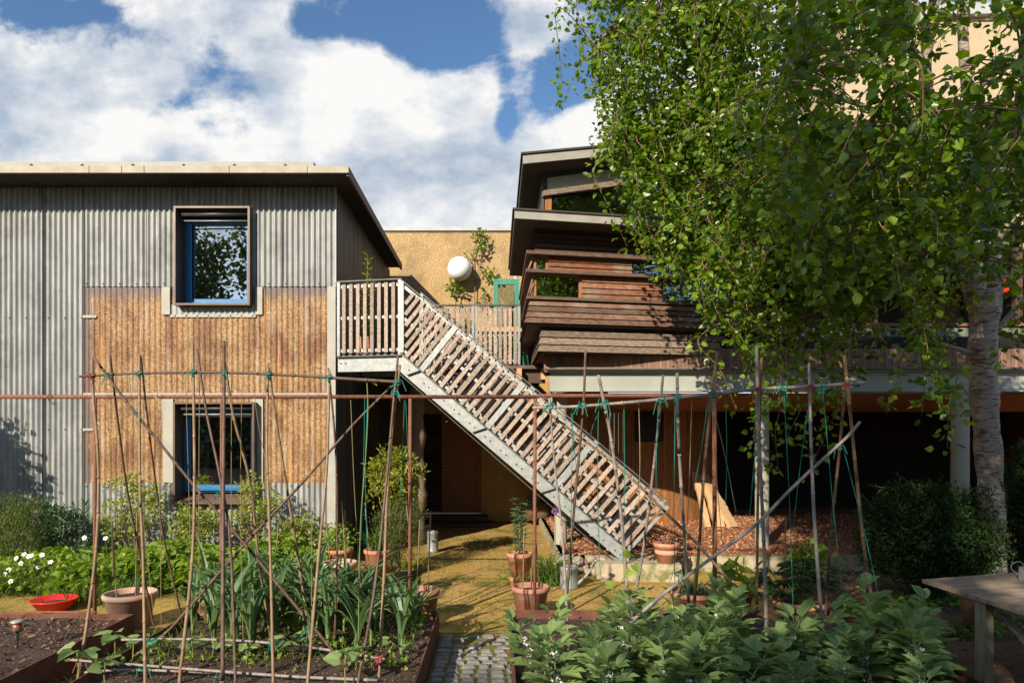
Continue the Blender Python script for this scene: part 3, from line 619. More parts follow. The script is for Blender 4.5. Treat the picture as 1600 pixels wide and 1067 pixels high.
# slatted guard panels
def panel(d, name, u0, u1, first, nb):
    r = MB()
    ua = u0
    def seg(p, q, w, h, mi=0): r.beam(p, q, w, h, up=tuple(nS), mi=mi)
    # frame posts (perpendicular to the slope)
    if not first:
        r.beam(Lp(u0+.02, 0, d), Lp(u0+.02, PV, d), .045, .04, up=tuple(nS))
    r.beam(Lp(u1-.02, 0, d), Lp(u1-.02, PV, d), .045, .04, up=tuple(nS))
    for v in (.05, .42, PV-.05):
        a = Lp(u0, v, d+.004)
        if first:
            s0 = .05; uu = (s0-v*SN)/CT; a = Lp(uu, v, d+.004)
        r.beam(a, Lp(u1-.03, v, d+.004), .045, .008, up=tuple(nS))
    if first:
        r.beam(Ls(.022, d, zs(0)), Ls(.022, d, zr(0)-.02), .045, .045, up=tuple(nS))
    o = r.build(name, M['galv'], ST)
    h = MB(); 
    if first: h.beam(Ls(0,d-.003,zr(0)), Lp(u1, PV+.008, d-.003), .016, .05, up=tuple(nS))
    else: h.beam(Lp(u0, PV+.008, d-.003), Lp(u1, PV+.008, d-.003), .016, .05, up=tuple(nS))
    h.beam(Lp(u0 if not first else .02, -.0, d-.01), Lp(u1, -.0, d-.01), .012, .05, up=tuple(nS))
    h.build('handrail', M['galvdark'], o)
    b = MB(); pit = (u1-u0-.10)/nb
    k = 0 if not first else -int(.8*SN/CT/pit)-1
    for i in range(k, nb):
        u = u0+.06+pit*(i+.5); v0, v1 = .01, PV-.045
        if first:
            vmin = (.075-u*CT)/SN
            v0 = max(v0, vmin)
            if v1-v0 < .08: continue
        b.beam(Lp(u+rnd(-.003,.003), v0, d-.025), Lp(u, v1+rnd(-.01,.01), d-.025), .058, .02, up=tuple(nS))
    b.build('battens', M['batten'], o)
us = [.0, .317/CT, (1.87-.543)/CT, (2.87-.543)/CT, (3.92-.543)/CT]
for d in (0, .95):
    panel(d, 'guard_panel', 0, us[1], True, 3); panel(d, 'guard_panel', us[1], us[2], False, 9); panel(d, 'guard_panel', us[2], us[3], False, 9); panel(d, 'guard_panel', us[3], us[4], False, 9)
# landing guard
def lpanel(s0, s1, d):
    r = MB()
    for s in (s0+.022, s1-.022): r.beam(Ls(s,d,ZS-.03), Ls(s,d,ZR), .045, .045, up=tuple(nS))
    for z in (ZS+.05, (ZS+ZR)/2, ZR-.07): r.beam(Ls(s0+.045,d+.004,z), Ls(s1-.045,d+.004,z), .045, .008, up=tuple(nS))
    o = r.build('guard_panel', M['galv'], ST)
    h = MB(); h.beam(Ls(s0-.01,d,ZR+.01), Ls(s1+.01,d,ZR+.01), .02, .05, up=tuple(nS)); h.build('handrail', M['galvdark'], o)
    b = MB(); w = (s1-s0-.12)/8
    for i in range(8): b.beam(Ls(s0+.06+w*(i+.5),d-.025,ZS+.01), Ls(s0+.06+w*(i+.5),d-.025,ZR-.04), .055, .02, up=tuple(nS))
    b.build('battens', M['batten'], o)
lpanel(-1.03, 0, 0)
# plinth
PL = thing('concrete_plinth', 'mossy concrete plinth at the foot of the staircase', 'plinth', (1.9, 9.5, 0))
m = MB(); m.hexa([(1.45,9.38,0),(2.55,9.30,0),(2.6,10.1,0),(1.3,10.1,0),(1.47,9.40,.235),(2.53,9.33,.235),(2.6,10.1,.235),(1.32,10.1,.235)]); m.build('block', M['conc'], PL)
m = MB()
for i in range(9): m.beam((2.15+i*.06,9.62,.25),(2.45+i*.06,10.2,.25),.012,.02)
m.build('foot_grating', M['rust'], PL)
# ============================================================ RIGHT: timber house
YAW = math.atan2(.72, 3.73); eF = Vector((math.cos(YAW), math.sin(YAW), 0)); nF = Vector((math.sin(YAW), -math.cos(YAW), 0))
OF = Vector((.487, 10.4, 0))
TB = thing('timber_house', 'dark timber clad house with stepped ledges and overhanging flat roofs above an open undercroft', 'house', (4, 11, 0))
def FP(px, py, d=0):            # intersect the pixel ray with the facade plane pushed out by d -> (s, z)
    r = Vector(((px-CX)/F, 1, (HY-py)/F)); o = OF+nF*d
    t = (o.dot(nF))/(r.x*nF.x+r.y*nF.y)
    p = r*t; return (p-o).dot(eF), EYE+p.z
def W3(s, d, z): return OF+eF*s+nF*d+Vector((0,0,z))
SL = 12.0
def skirt(mb, z0, z1, d0, d1, xl0, xl1, th=.03, s1=SL, mi=0, back=3.6, side=True):
    """flared board: bottom outset d0 / top outset d1, left ends at world x xl0/xl1, side wall running straight back"""
    def corner(d, xl):
        o = OF+nF*d; s = (xl-o.x)/eF.x; return o+eF*s
    a0, a1 = corner(d0, xl0), corner(d1, xl1)
    b0, b1 = W3(s1, d0, 0), W3(s1, d1, 0)
    def pt(p, z, dy=0, dx=0): return (p.x+dx, p.y+dy, z)
    mb.hexa([pt(a0,z0), pt(b0,z0), pt(b0,z0,th), pt(a0,z0,th), pt(a1,z1), pt(b1,z1), pt(b1,z1,th), pt(a1,z1,th)], mi)
    if side:
        mb.hexa([pt(a0,z0,th+.001), pt(a0,z0,th+.001,th), pt(a0,z0,back,th), pt(a0,z0,back), pt(a1,z1,th+.001), pt(a1,z1,th+.001,th), pt(a1,z1,back,th), pt(a1,z1,back)], mi)
def boards(name, z0, z1, d0, d1, xl0, xl1, n, mt, s1=SL, side=True):
    m = MB(); h = (z1-z0)/n
    for i in range(n):
        t0 = i/n; t1 = (i+.87)/n; o = .02
        skirt(m, z0+h*i, z0+h*(i+.87), d0+(d1-d0)*t0+o, d0+(d1-d0)*t1, xl0+(xl1-xl0)*t0-o, xl0+(xl1-xl0)*t1, s1=s1, side=side)
    m2 = m.build(name, mt, TB)
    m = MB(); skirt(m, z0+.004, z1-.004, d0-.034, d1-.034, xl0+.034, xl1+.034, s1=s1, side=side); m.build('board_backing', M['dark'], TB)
    return m2
def ledge(name, z0, z1, d, xl, mt, s1=SL, back=3.6):
    o = OF+nF*d; s = (xl-o.x)/eF.x; a = o+eF*s; b = W3(s1, d, 0); c = b+Vector((0,back,0)); e = a+Vector((0,back,0))
    return MB().hexa([(a.x,a.y,z0),(b.x,b.y,z0),(c.x,c.y,z0),(e.x,e.y,z0),(a.x,a.y,z1),(b.x,b.y,z1),(c.x,c.y,z1),(e.x,e.y,z1)]).build(name, mt, TB)
sB = 3.95   # right end of the projecting bay
def zz(py, d=10.4): return EYE+(HY-py)/F*d
# tier 1 and 2
boards('skirt_boards', zz(547), zz(513), -.10, -.06, .66, .70, 3, M['woodpale'], sB)
ledge('tier_soffit', zz(548)-.001, zz(547)-.002, -.14, .70, M['wooddk'], sB)
boards('recess_boards', zz(512), zz(505), -.10, -.10, .72, .72, 1, M['wooddk'], sB)
boards('skirt_boards', zz(505), zz(468), .06, .0, .44, .53, 4, M['wood'], sB)
ledge('tier_soffit', zz(508), zz(505)-.003, .03, .47, M['shelf'], sB)
ledge('ledge', zz(467.5), zz(463), .05, .46, M['shelf'], sB)
ledge('ledge', zz(426), zz(421), .06, .45, M['shelf'], sB)
ledge('ledge', zz(397.5), zz(392.5), .06, .46, M['shelf'], sB)
# window tiers : boarded runs between panes
def run(name, za, zb, pieces, d=-.06):
    for (s0, s1, kind) in pieces:
        if kind == 'b':
            m = MB(); n = 3 if zb-za < .26 else 4; h = (zb-za)/n
            for i in range(n):
                p = [W3(s0,d+.02,za+h*i), W3(s1,d+.02,za+h*i), W3(s1,d-.03,za+h*i), W3(s0,d-.03,za+h*i), W3(s0,d,za+h*(i+.88)), W3(s1,d,za+h*(i+.88)), W3(s1,d-.03,za+h*(i+.88)), W3(s0,d-.03,za+h*(i+.88))]
                m.hexa(p)
            m.build('boards', M['woodred'] if d > -.1 else M['wood'], TB)
        else:
            f = MB(); t = .035; df = d-.02
            def bb(a0, a1, b0, b1, e0, e1): f.hexa([W3(a0,e0,b0), W3(a1,e0,b0), W3(a1,e1,b0), W3(a0,e1,b0), W3(a0,e0,b1), W3(a1,e0,b1), W3(a1,e1,b1), W3(a0,e1,b1)])
            bb(s0, s0+t, za, zb, df, df-.05); bb(s1-t, s1, za, zb, df, df-.05); bb(s0+t, s1-t, za, za+t*.6, df, df-.05); bb(s0+t, s1-t, zb-t*.6, zb, df, df-.05)
            w = f.build('window', M['cedar'] if kind == 'w' else M['wooddk'], TB)
            g = MB(); g.hexa([W3(s0+t,df-.02,za+.01), W3(s1-t,df-.02,za+.01), W3(s1-t,df-.028,za+.01), W3(s0+t,df-.028,za+.01), W3(s0+t,df-.02,zb-.01), W3(s1-t,df-.02,zb-.01), W3(s1-t,df-.028,zb-.01), W3(s0+t,df-.028,zb-.01)])
            g.build('glass_pane', M['glassdim'], w)
def sx(px, py): return FP(px, py, -.06)[0]
zu0, zu1 = zz(421), zz(397.5); zl0, zl1 = zz(463), zz(426)
run('upper', zu0, zu1, [(sx(835,410), sx(857,410), 'w'), (sx(857,410), sx(987,410), 'b'), (sx(987,410), sx(1072,410), 'k'), (sx(1072,410), sB, 'b')])
run('lower', zl0, zl1, [(sx(835,445), sx(909,445), 'w'), (sx(909,445), sx(1034,445), 'b'), (sx(1034,445), sx(1113,445), 'k'), (sx(1113,445), sx(1180,445), 'w'), (sx(1180,445), sB, 'b')])
# side wall of the bay, straight back, red brown boards with raking ends
m = MB(); xs = W3(sx(835,440),0,0).x; y0 = W3(sx(835,440),-.06,0).y+.03
for i in range(9):
    z = zl0+(zu1-zl0)*i/9
    if zl1 < z+.04 < zu0: continue
    m.box(xs-.02, xs+.01, y0, 14, z, z+(zu1-zl0)/9-.008)
m.build('side_boards', M['vboard'], TB)
# jambs that rake outward at the bay corner
for za, zb in ((zl0, zl1), (zu0, zu1), (zz(463)+0, zz(440))):
    m = MB(); x_, y_ = xs-.03, W3(0,-.03,0).y
    m.hexa([(x_-.10,y_+.05,za),(x_-.07,y_+.05,za),(x_-.07,y_+.35,za),(x_-.10,y_+.35,za),(x_-.01,y_+.05,zb-.01),(x_+.02,y_+.05,zb-.01),(x_+.02,y_+.35,zb-.01),(x_-.01,y_+.35,zb-.01)]); m.build('corner_fin', M['vboard'], TB)
# boards under the eaves
boards('eaves_boards', zz(392), zz(352), -.06, -.06, .60, .60, 5, M['wooddk'], SL)
# lower roof
o = OF+nF*.45
def roof(name, A, B, th, back, rise_b=0):
    """A front-left, B front-right, going straight back"""
    A = Vector(A); B = Vector(B); bk = Vector((0,back,0)); up = Vector((0,0,th))
    m = MB(); ins = Vector((.05,.05,0))
    m.hexa([A+Vector((.04,.04,0)), B+Vector((0,.04,0)), B+bk, A+bk+Vector((.04,0,0)), A+Vector((.04,.04,0))+up*.9, B+Vector((0,.04,0))+up*.9, B+bk+up*.9, A+bk+Vector((.04,0,0))+up*.9])
    r = m.build(name, M['soffit2'], TB)
    f = MB(); f.hexa([A, B, B+Vector((0,.038,0)), A+Vector((0,.038,0)), A+up*.88, B+up*.88, B+up*.88+Vector((0,.038,0)), A+up*.88+Vector((0,.038,0))]); f.build('fascia', M['roofedge'], r)
    f = MB(); f.hexa([A+Vector((0,.039,0)), A+Vector((.038,.039,0)), A+bk+Vector((.038,0,0)), A+bk, A+Vector((0,.039,0))+up*.88, A+Vector((.038,.039,0))+up*.88, A+bk+Vector((.038,0,0))+up*.88, A+bk+up*.88]); f.build('verge', M['roofdark'], r)
    f = MB(); e = Vector((.03,.03,0)); f.hexa([A-e+up*.885, B-Vector((0,.03,0))+up*.885, B+bk+up*.885, A+bk-Vector((.03,0,0))+up*.885, A-e+up*1.08, B-Vector((0,.03,0))+up*1.08, B+bk+up*1.08, A+bk-Vector((.03,0,0))+up*1.08]); f.build('roof_covering', M['roofdark'], r)
    return r
AL = P(804, 341, 9.95); s0 = (AL-o).dot(eF); BL = o+eF*SL; BL.z = AL.z
roof('lower_roof', AL, BL, .135, 3.6)
# vertical slanting left eave board hanging down (raking cheek)
# clerestory storey
AU = P(817, 256, 10.3); BU = AU+eF*SL; BU.z = AU.z+.168*SL
roof('upper_roof', AU, BU, .15, 3.4)
d2 = -.30
def U3(s, d, z): return W3(s, d, z)
def uq(px, py): return FP(px, py, d2)
def quad(name, pts, mt, th=.03, par=TB, d=d2):
    v = [W3(s, d, z) for s, z in pts]+[W3(s, d-th, z) for s, z in pts]; n = len(pts)
    return MB().add(v, [tuple(range(n)), tuple(range(n, 2*n))[::-1]]+[(i, n+i, n+(i+1) % n, (i+1) % n) for i in range(n)]).build(name, mt, par)
zlo = AL.z+.14
def sl_line(px0, py0, px1, py1):
    a, b = uq(px0, py0), uq(px1, py1); k = (b[1]-a[1])/(b[0]-a[0]); return lambda s: a[1]+k*(s-a[0])
sLu = uq(850, 300)[0]
top = lambda s: AU.z+.168*(s-.02)
r0 = sl_line(848, 309, 935, 297); r1 = sl_line(848, 301, 935, 289)
quad('upper_wall_panel', [(sLu, r1(sLu)+.002), (9, r1(9)+.002), (9, top(9)+.1), (sLu, top(sLu))], M['darkmetal'], d=d2-.02)
quad('transom_panel', [(sLu+.06, r1(sLu)+.02), (9, r1(9)+.02), (9, r1(9)+.24), (sLu+.06, r1(sLu)+.23)], M['coping'], d=d2-.0)
quad('transom', [(sLu-.03, r0(sLu)), (9, r0(9)), (9, r1(9)), (sLu-.03, r1(sLu))], M['woodpale'], .10, d=d2+.08)
cw = quad('clerestory_window', [(sLu+.02, zlo), (sLu+.12, zlo), (sLu+.12, r0(sLu)-.002), (sLu+.02, r0(sLu)-.002)], M['cedar'], .06, d=d2+.02)
quad('glass_pane', [(sLu+.13, zlo-.02), (9, zlo-.02), (9, r0(9)-.002), (sLu+.13, r0(sLu)-.002)], glassmat('clerestory_glass', refl=.16), .006, cw)
quad('reflection_panel', [(sLu+.5, zlo-.02), (9, zlo-.02), (9, r0(9)-.002), (sLu+.5, r0(sLu)+.05)], mat('olive_reflection', (.52,.47,.20), (.58,.53,.25), rough=.9), .01, cw, d=d2-.12)  # added panel: its olive colour stands in for a wall reflected in the glass
for k in range(1, 7):
    s = sLu+k*1.25+.3; quad('mullion', [(s, zlo-.02), (s+.06, zlo-.02), (s+.06, r0(s)-.004), (s, r0(s)-.004)], M['cedar'], .04, cw, d=d2+.01)
# inner volume and its darkness
m = MB(); m.hexa([W3(sLu+.3,d2-.7,zlo-.1), W3(9.5,d2-.7,zlo-.1), W3(9.5,-3.0,zlo-.1), W3(sLu+.75,-3.0,zlo-.1), W3(sLu+.3,d2-.7,top(0)), W3(9.5,d2-.7,top(0)), W3(9.5,-3.0,top(0)), W3(sLu+.75,-3.0,top(0))]); m.build('clerestory_room', M['room'], TB)
m = MB(); xq = W3(sLu,d2,0).x; yq = W3(sLu,d2,0).y; m.box(xq-.03, xq, yq+.005, 13.4, zlo, top(0)); m.build('clerestory_side', M['darkmetal'], TB)
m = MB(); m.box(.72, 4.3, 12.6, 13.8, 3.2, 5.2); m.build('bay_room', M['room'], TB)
# bottles in the window
for i, px in enumerate((1052, 1068, 1087)):
    c = P(px, 460, 10.95); o_ = MB().lathe([(0,0),(.028,0),(.028,.11),(.012,.14),(.012,.17),(0,.17)], c, 10).build('glass_bottle', mat('pale_blue_glass', (.35,.55,.6), rough=.1), origin=c, smooth=True)
    tag(o_, ['pale blue glass bottle on the dark bay window sill, left of three', 'pale blue glass bottle on the dark bay window sill, middle of three', 'pale blue glass bottle on the dark bay window sill, right of three'][i], 'bottle', 'bottles in the bay window')
# vertical board band over the beam
yb = 11.05
m = MB(); x = X0(850, yb)
while x < 12: m.box(x, x+.055, yb+rnd(0,.006), yb+.03, 3.04, 3.40); x += .06
m.build('vertical_boards', M['vboard'], TB)
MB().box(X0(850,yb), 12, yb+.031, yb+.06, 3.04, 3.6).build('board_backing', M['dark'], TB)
MB().box(X0(851,10.98), 12, 10.9, 11.04, 3.06, 3.085).build('sill_board', M['woodpale'], TB)
# steel beam and columns
bm = MB(); zb0, zb1 = 2.70, 3.04
bm.box(X0(853,10.9), 13, 10.9, 11.12, zb1-.02, zb1); bm.box(X0(860,10.9), 13, 10.9, 11.12, zb0, zb0+.02); bm.box(X0(860,10.9)+.0, 13, 11.0, 11.015, zb0+.02, zb1-.02)
bm.box(X0(862,11), X0(862,11)+.02, 11.12, 16, zb0-.15, zb1-.3); 
bm.build('steel_beam', M['steel'], TB)
MB().box(X0(853,10.87), 13, 10.85, 10.89, zb1+.0, zb1+.018).build('gutter_lip', M['roofdark'], TB)
def col(px, d, w, zbase):
    x = X0(px, d); m = MB(); m.tube([(x,d,zbase),(x,d,zb0-.03)], w/2, 20); m.box(x-w*.6,x+w*.6,d-w*.6,d+w*.6,zb0-.03,zb0-.002); m.build('column', mat('limewashed_column', (.33,.32,.27), (.40,.35,.25), scale=4, rough=.8, c=(.30,.22,.11), cscale=2), TB, smooth=False)
col(876, 11.35, .21, .0); col(1190.5, 11.02, .215, .2); col(1500, 11.0, .26, .2)
# undercroft: ceiling, back, curved cedar wall
MB().hexa([(X0(864,11.2),11.2,2.655),(13,11.2,2.655),(13,14.2,2.49),(X0(800,14.2),14.2,2.49),(X0(864,11.2),11.2,2.69),(13,11.2,2.69),(13,14.2,2.69),(X0(800,14.2),14.2,2.69)]).build('undercroft_ceiling', M['ceil'], TB)
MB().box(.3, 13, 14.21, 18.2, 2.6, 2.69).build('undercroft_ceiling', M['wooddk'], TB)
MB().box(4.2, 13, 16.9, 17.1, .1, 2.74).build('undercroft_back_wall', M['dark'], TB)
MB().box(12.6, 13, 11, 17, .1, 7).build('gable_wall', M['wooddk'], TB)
m = MB()
cxc, cyc, R = 2.55, 16.45, 2.62
for k in range(62):
    a = math.radians(-118+k*1.9); b_ = a+math.radians(1.75); r1 = R-.03
    p = [(cxc+R*math.cos(a)*1., cyc+R*math.sin(a)), (cxc+R*math.cos(b_), cyc+R*math.sin(b_)), (cxc+r1*math.cos(b_), cyc+r1*math.sin(b_)), (cxc+r1*math.cos(a), cyc+r1*math.sin(a))]
    m.hexa([(*q, .2) for q in p]+[(*q, 2.74) for q in p])
m.build('curved_cedar_wall', M['cedar'], TB)
m = MB(); q = P(1017,690,13.75); m.box(q.x-.30, q.x+.27, 13.80, 13.98, q.z, q.z+.60); m.build('small_dark_window', M['doordk'], TB)
# balcony to the right of the bay
yb2 = 11.3; m = MB(); x = 4.35
while x < 12.6: m.box(x, x+.11, yb2, yb2+.03, 3.1, 3.78); x += .118
m.build('balcony_boards', M['board'], TB)
MB().box(4.35, 12.6, yb2-.04, yb2+.08, 3.80, 3.85).build('balcony_rail', M['woodred'], TB)
MB().box(4.3, 12.6, yb2+.1, 14, 3.1, 3.2).build('balcony_floor', M['wooddk'], TB)
MB().box(4.3, 12.6, 13.5, 13.7, 3.2, 5.2).build('balcony_back_wall', M['wood'], TB)
for x in (6.2, 8.6): MB().box(x, x+.12, yb2, yb2+.1, 3.85, 5.2).build('balcony_post', M['wooddk'], TB)
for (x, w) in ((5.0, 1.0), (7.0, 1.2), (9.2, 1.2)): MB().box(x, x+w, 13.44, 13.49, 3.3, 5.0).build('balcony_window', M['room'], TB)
# cream tower beyond
CB = thing('cream_rendered_block', 'tall cream rendered block catching the sun beyond the birch and dark roof', 'building', (12, 19, 0))
MB().box(9.7, 24, 19, 24, 0, 13.6).build('wall', M['cream'], CB)
MB().box(9.5, 24.2, 18.8, 24.2, 13.6, 13.9).build('parapet', M['coping'], CB)
w = MB().box(13.2, 14.6, 18.94, 18.99, 9.2, 10.9).build('window', M['roofdark'], CB); MB().box(13.28, 14.52, 18.925, 18.938, 9.28, 10.82).build('glass_pane', M['glass'], w)
# ============================================================ GROUND
def sheet(name, pts, z, mt, kind='structure'):
    n = len(pts); o = MB().add([(x, y, z) for x, y in pts], [tuple(range(n))]).build(name, mt); return tag(o, kind=kind)
sheet('ground', [(-80,-80),(80,-80),(80,80),(-80,80)], -.008, M['ground'])
sheet('brick_path', [(-9,6.92),(2.9,6.92),(3.9,8.2),(4.3,10.12),(1.0,10.4),(.95,15.8),(-2.45,15.8),(-2.45,10.6),(-9,10.6)], 0, M['paving'])
# sett path : moss bed plus individually shaped stones
sheet('sett_path_moss', [(-.56,3.2),(.13,3.2),(.13,6.93),(-.56,6.93)], .004, M['moss'])
m = MB(); y = 3.4
while y < 6.9:
    x = -.545+rnd(-.01,.01); h = rnd(.085,.105)
    while x < .10:
        w = rnd(.10,.135)
        if x+w > .135: w = .135-x
        if not (y > 6.3 and RNG.random() < (y-6.3)*1.3):
            z = .022+rnd(-.006,.006); j = lambda: rnd(-.008,.008); g = .012; bx0, bx1, by0, by1 = x+g, x+w-g*.6, y+g, y+h-.004; t = .012
            m.hexa([(bx0,by0,0),(bx1,by0,0),(bx1,by1,0),(bx0,by1,0),(bx0+j(),by0+j(),z-.008),(bx1+j(),by0+j(),z-.008),(bx1+j(),by1+j(),z-.008),(bx0+j(),by1+j(),z-.008)])
            m.hexa([(bx0+.002,by0+.002,z-.009),(bx1-.002,by0+.002,z-.009),(bx1-.002,by1-.002,z-.009),(bx0+.002,by1-.002,z-.009),(bx0+t,by0+t,z),(bx1-t,by0+t,z),(bx1-t,by1-t,z),(bx0+t,by1-t,z)])
        x += w+.012
    y += h+.012
tag(m.build('sett_path', M['sett']), kind='structure')
# bark bank on the right, behind a kerb
m = MB(); m.add([(.98,10.42,.20),(2.7,10.2,.20),(13,10.2,.20),(13,18,.20),(.98,18,.20)], [(0,1,2,3,4)]); tag(m.build('bark_bank', M['mulch']), kind='structure')
m = MB(); m.beam((1.0,10.4,.1),(1.0,15.8,.1),.10,.2); m.build('bank_edging', M['conc']); tag(bpy.data.objects['bank_edging'], kind='structure')
m = MB()
for i in range(3):
    x = 2.62+i*1.05; m.hexa([(x,10.06,0),(x+1.03,10.06,0),(x+1.03,10.2,0),(x,10.2,0),(x+.01,10.07,.215+rnd(-.008,.008)),(x+1.02,10.07,.215),(x+1.02,10.2,.215),(x+.01,10.2,.215)])
tag(m.build('bank_kerb', M['conc']), kind='structure')
def chips(name, n, fx, mt, lo=.012, hi=.04):
    m = MB(); P_ = fx(n); L = RNG.uniform(lo, hi, n); W = L*RNG.uniform(.3,.6,n)
    d = rdir(n); d[:,2] *= .35; nr = rdir(n, 1.5)
    leaves(m, P_, d, nr, L, W, (np.array([(-.5,0,0),(.5,.1,.15),(.4,1,0),(-.5,.9,.2)]), np.array([(0,1,2,3)])))
    return tag(m.build(name, mt), kind='stuff')
def area(x0, x1, y0, y1, z, zj=.015):
    return lambda n: np.stack([RNG.uniform(x0,x1,n), RNG.uniform(y0,y1,n), z+RNG.uniform(0,zj,n)], 1)
chips('bark_chips', 16000, area(1.05,8,10.2,15.5,.205,.02), M['chip'], .02, .055)
m = MB(); n_ = 9000; x = RNG.uniform(-2.3,3.6,n_); y = RNG.uniform(6.9,13.5,n_); kk = (np.sin(x*3.1+y*1.7)+np.sin(y*4.1-x*2.3)+RNG.normal(0,.7,n_)) > .1; x, y = x[kk], y[kk]; n_ = len(x)
leaves(m, np.stack([x,y,np.full(n_,.002)],1), rdir(n_,.9), rdir(n_,.5), RNG.uniform(.012,.035,n_), RNG.uniform(.008,.018,n_), NEED); tag(m.build('moss_tufts', mat('golden_moss', (.17,.17,.012), (.42,.31,.05), scale=3, rough=1, island=.3)), kind='stuff')
chips('path_litter', 900, area(-2.4,2.6,7.2,13,.006,.004), M['chip'], .01, .03)
chips('bare_earth_litter', 3500, area(3.2,9,4.3,10,0,.012), M['chipdk'], .02, .05)
# raised beds
def bed(name, label, x0, x1, y0, y1, zt=.25, soil=.17, mt=None, hide=()):
    b = thing(name, label, 'raised bed', ((x0+x1)/2, y1, 0)); t = .012
    for i, (a, c, d, e) in enumerate([(x0,x0+t,y0,y1),(x1-t,x1,y0,y1),(x0+t,x1-t,y1-t,y1),(x0+t,x1-t,y0,y0+t)]):
        MB().box(a, c, d, e, 0, zt).build('edge_plate', M['corten'], b)
    n = 26; xs = np.linspace(x0+t, x1-t, n); ys = np.linspace(y0+t, y1-t, n); X, Y = np.meshgrid(xs, ys); Z = soil+RNG.normal(0,.012,X.shape)
    i, j = np.meshgrid(np.arange(n-1), np.arange(n-1)); a = (j*n+i).ravel()
    MB().add(np.stack([X,Y,Z],-1).reshape(-1,3), np.stack([a,a+1,a+n+1,a+n],1)).build('soil', mt or M['soil'], b, smooth=True)
    return b
bed('raised_bed', 'rusted steel raised bed of bark mulch at the far left, holding the small solar light', -7.5, -3.55, 3.2, 6.70, .25, .20, M['soil'])
bed('raised_bed', 'rusted steel raised bed of leeks under the left bean canes', -3.02, -.57, 3.2, 6.85)
bed('raised_bed', 'rusted steel raised bed of broad beans right of the sett path', .13, 3.45, 3.2, 6.85)
chips('bark_chips', 5000, area(-7.4,-3.6,3.3,6.68,.205,.015), M['chipdk'], .02, .05)
chips('soil_crumbs', 3500, area(-3.0,-.6,3.3,6.82,.175,.02), M['chipdk'], .01, .03)
chips('soil_crumbs', 3500, area(.16,3.4,3.3,6.82,.175,.02), M['chipdk'], .012, .035)
tag(MB().beam((-4.3,5.0,.02),(-3.1,6.4,.02),.14,.03).build('ground_board', M['tablew'], origin=(-3.7,5.7,0)), 'grey weathered board lying between the two left beds', 'board')
# ============================================================ rusty bar frame
RF = thing('rusty_bar_frame', 'rusty iron bar frame of posts and one long level rail in front of both buildings', 'frame', (-.9, 7.0, 0))
def ribbed(pts, r, mt=M['rust'], name='rebar_post', par=RF, pit=.014):
    pts = [Vector(p) for p in pts]; L = (pts[-1]-pts[0]).length; n = int(L/pit*2); q = [pts[0].lerp(pts[-1], i/n) for i in range(n+1)]
    return MB().tube(q, [r*(1.0+(.16 if i % 2 else 0)) for i in range(n+1)], 7).build(name, mt, par)
yR = 6.98; zR = EYE+60/F*yR
MB().tube([( -7, yR, zR+.0), (X0(840,yR), yR, zR)], .021, 10).build('rail', M['rust'], RF, smooth=True)
ribbed([(X0(838,yR-.03), yR-.03, zR+.01), (X0(1122,yR-.03), yR-.03, zR+.012)], .017, name='ribbed_rail')
for px in (148, 640, 835): MB().tube([(X0(px,yR), yR, -.05), (X0(px+1,yR), yR, zR-.018)], .018, 8).build('post', M['rust'], RF, smooth=True)
ribbed([(X0(345,yR), yR, 0), (X0(347,yR), yR, zR-.02)], .018); ribbed([(X0(1117,yR), yR, 0), (X0(1116,yR), yR, zR+.2)], .021, pit=.02)
m = MB(); q = P(79,620,yR-.03); m.tube([q+Vector((0,0,.03)), q+Vector((-.02,-.02,0)), q+Vector((0,-.02,-.05)), q+Vector((.05,-.02,-.08)), q+Vector((.05,-.02,-.05))], .005, 6); m.build('wire_hook', M['black'], RF)
m = MB(); q = P(248,620,yR-.03); m.tube([q+Vector((.025*math.cos(a),-.02,.025*math.sin(a))) for a in np.linspace(0,5.5,12)], .005, 5); m.build('cord_loop', M['flash'], RF)
tag(MB().tube([( -7.2,6.72,.262), (X0(150,6.72),6.72,.262)], [.012*1.0]*2, 8).build('rebar_rod', M['rust'], origin=(-5,6.72,.26)), 'rusty reinforcing rod laid along the edge of the far left bed', 'rod')
# ============================================================ bamboo bean frames
def cane_mesh(name, pts, r0, r1, mt, par):
    q = cat_rom(pts, 8); L = 0; out = [q[0]]; rad = [r0]; acc = 0; tot = sum((q[i+1]-q[i]).length for i in range(len(q)-1)); nxt = rnd(.05,.25); step = rnd(.22,.32)
    for i in range(len(q)-1):
        a, b = q[i], q[i+1]; l = (b-a).length
        if l < 1e-6: continue
        while acc+l > nxt:
            t = (nxt-acc)/l; c = a.lerp(b, t); u = (b-a)/l; f = nxt/tot; r = r0+(r1-r0)*f
            for dd, k in ((-.012,.98),(-.004,1.28),(.004,1.22),(.012,.96)): out.append(c+u*dd); rad.append(r*k)
            nxt += step
        acc += l; out.append(b); rad.append(r0+(r1-r0)*acc/tot)
    # keep order along the cane
    idx = [0]
    o2 = [out[0]]; r2 = [rad[0]]
    for p_, r_ in zip(out[1:], rad[1:]):
        if (p_-o2[-1]).length > .003: o2.append(p_); r2.append(r_)
    return MB().tube(o2, r2, 7).build(name, mt, par, smooth=True)
def knot(pt, par, mt, tails=2):
    m = MB(); pt = Vector(pt)
    for k in range(3):
        z = -.012+k*.011; m.tube([pt+Vector((.024*math.cos(a), .030*math.sin(a), z+.012*math.sin(a*1+k))) for a in np.linspace(0,2*math.pi,9)], .0035, 4)
    for k in range(tails):
        d = Vector((rnd(-.08,.08), -.04, 0)); m.tube([pt, pt+d*.5+Vector((0,0,rnd(-.01,.04))), pt+d+Vector((0,0,rnd(-.13,-.04)))], .0026, 4)
    return m.build('twine_knot', mt, par)
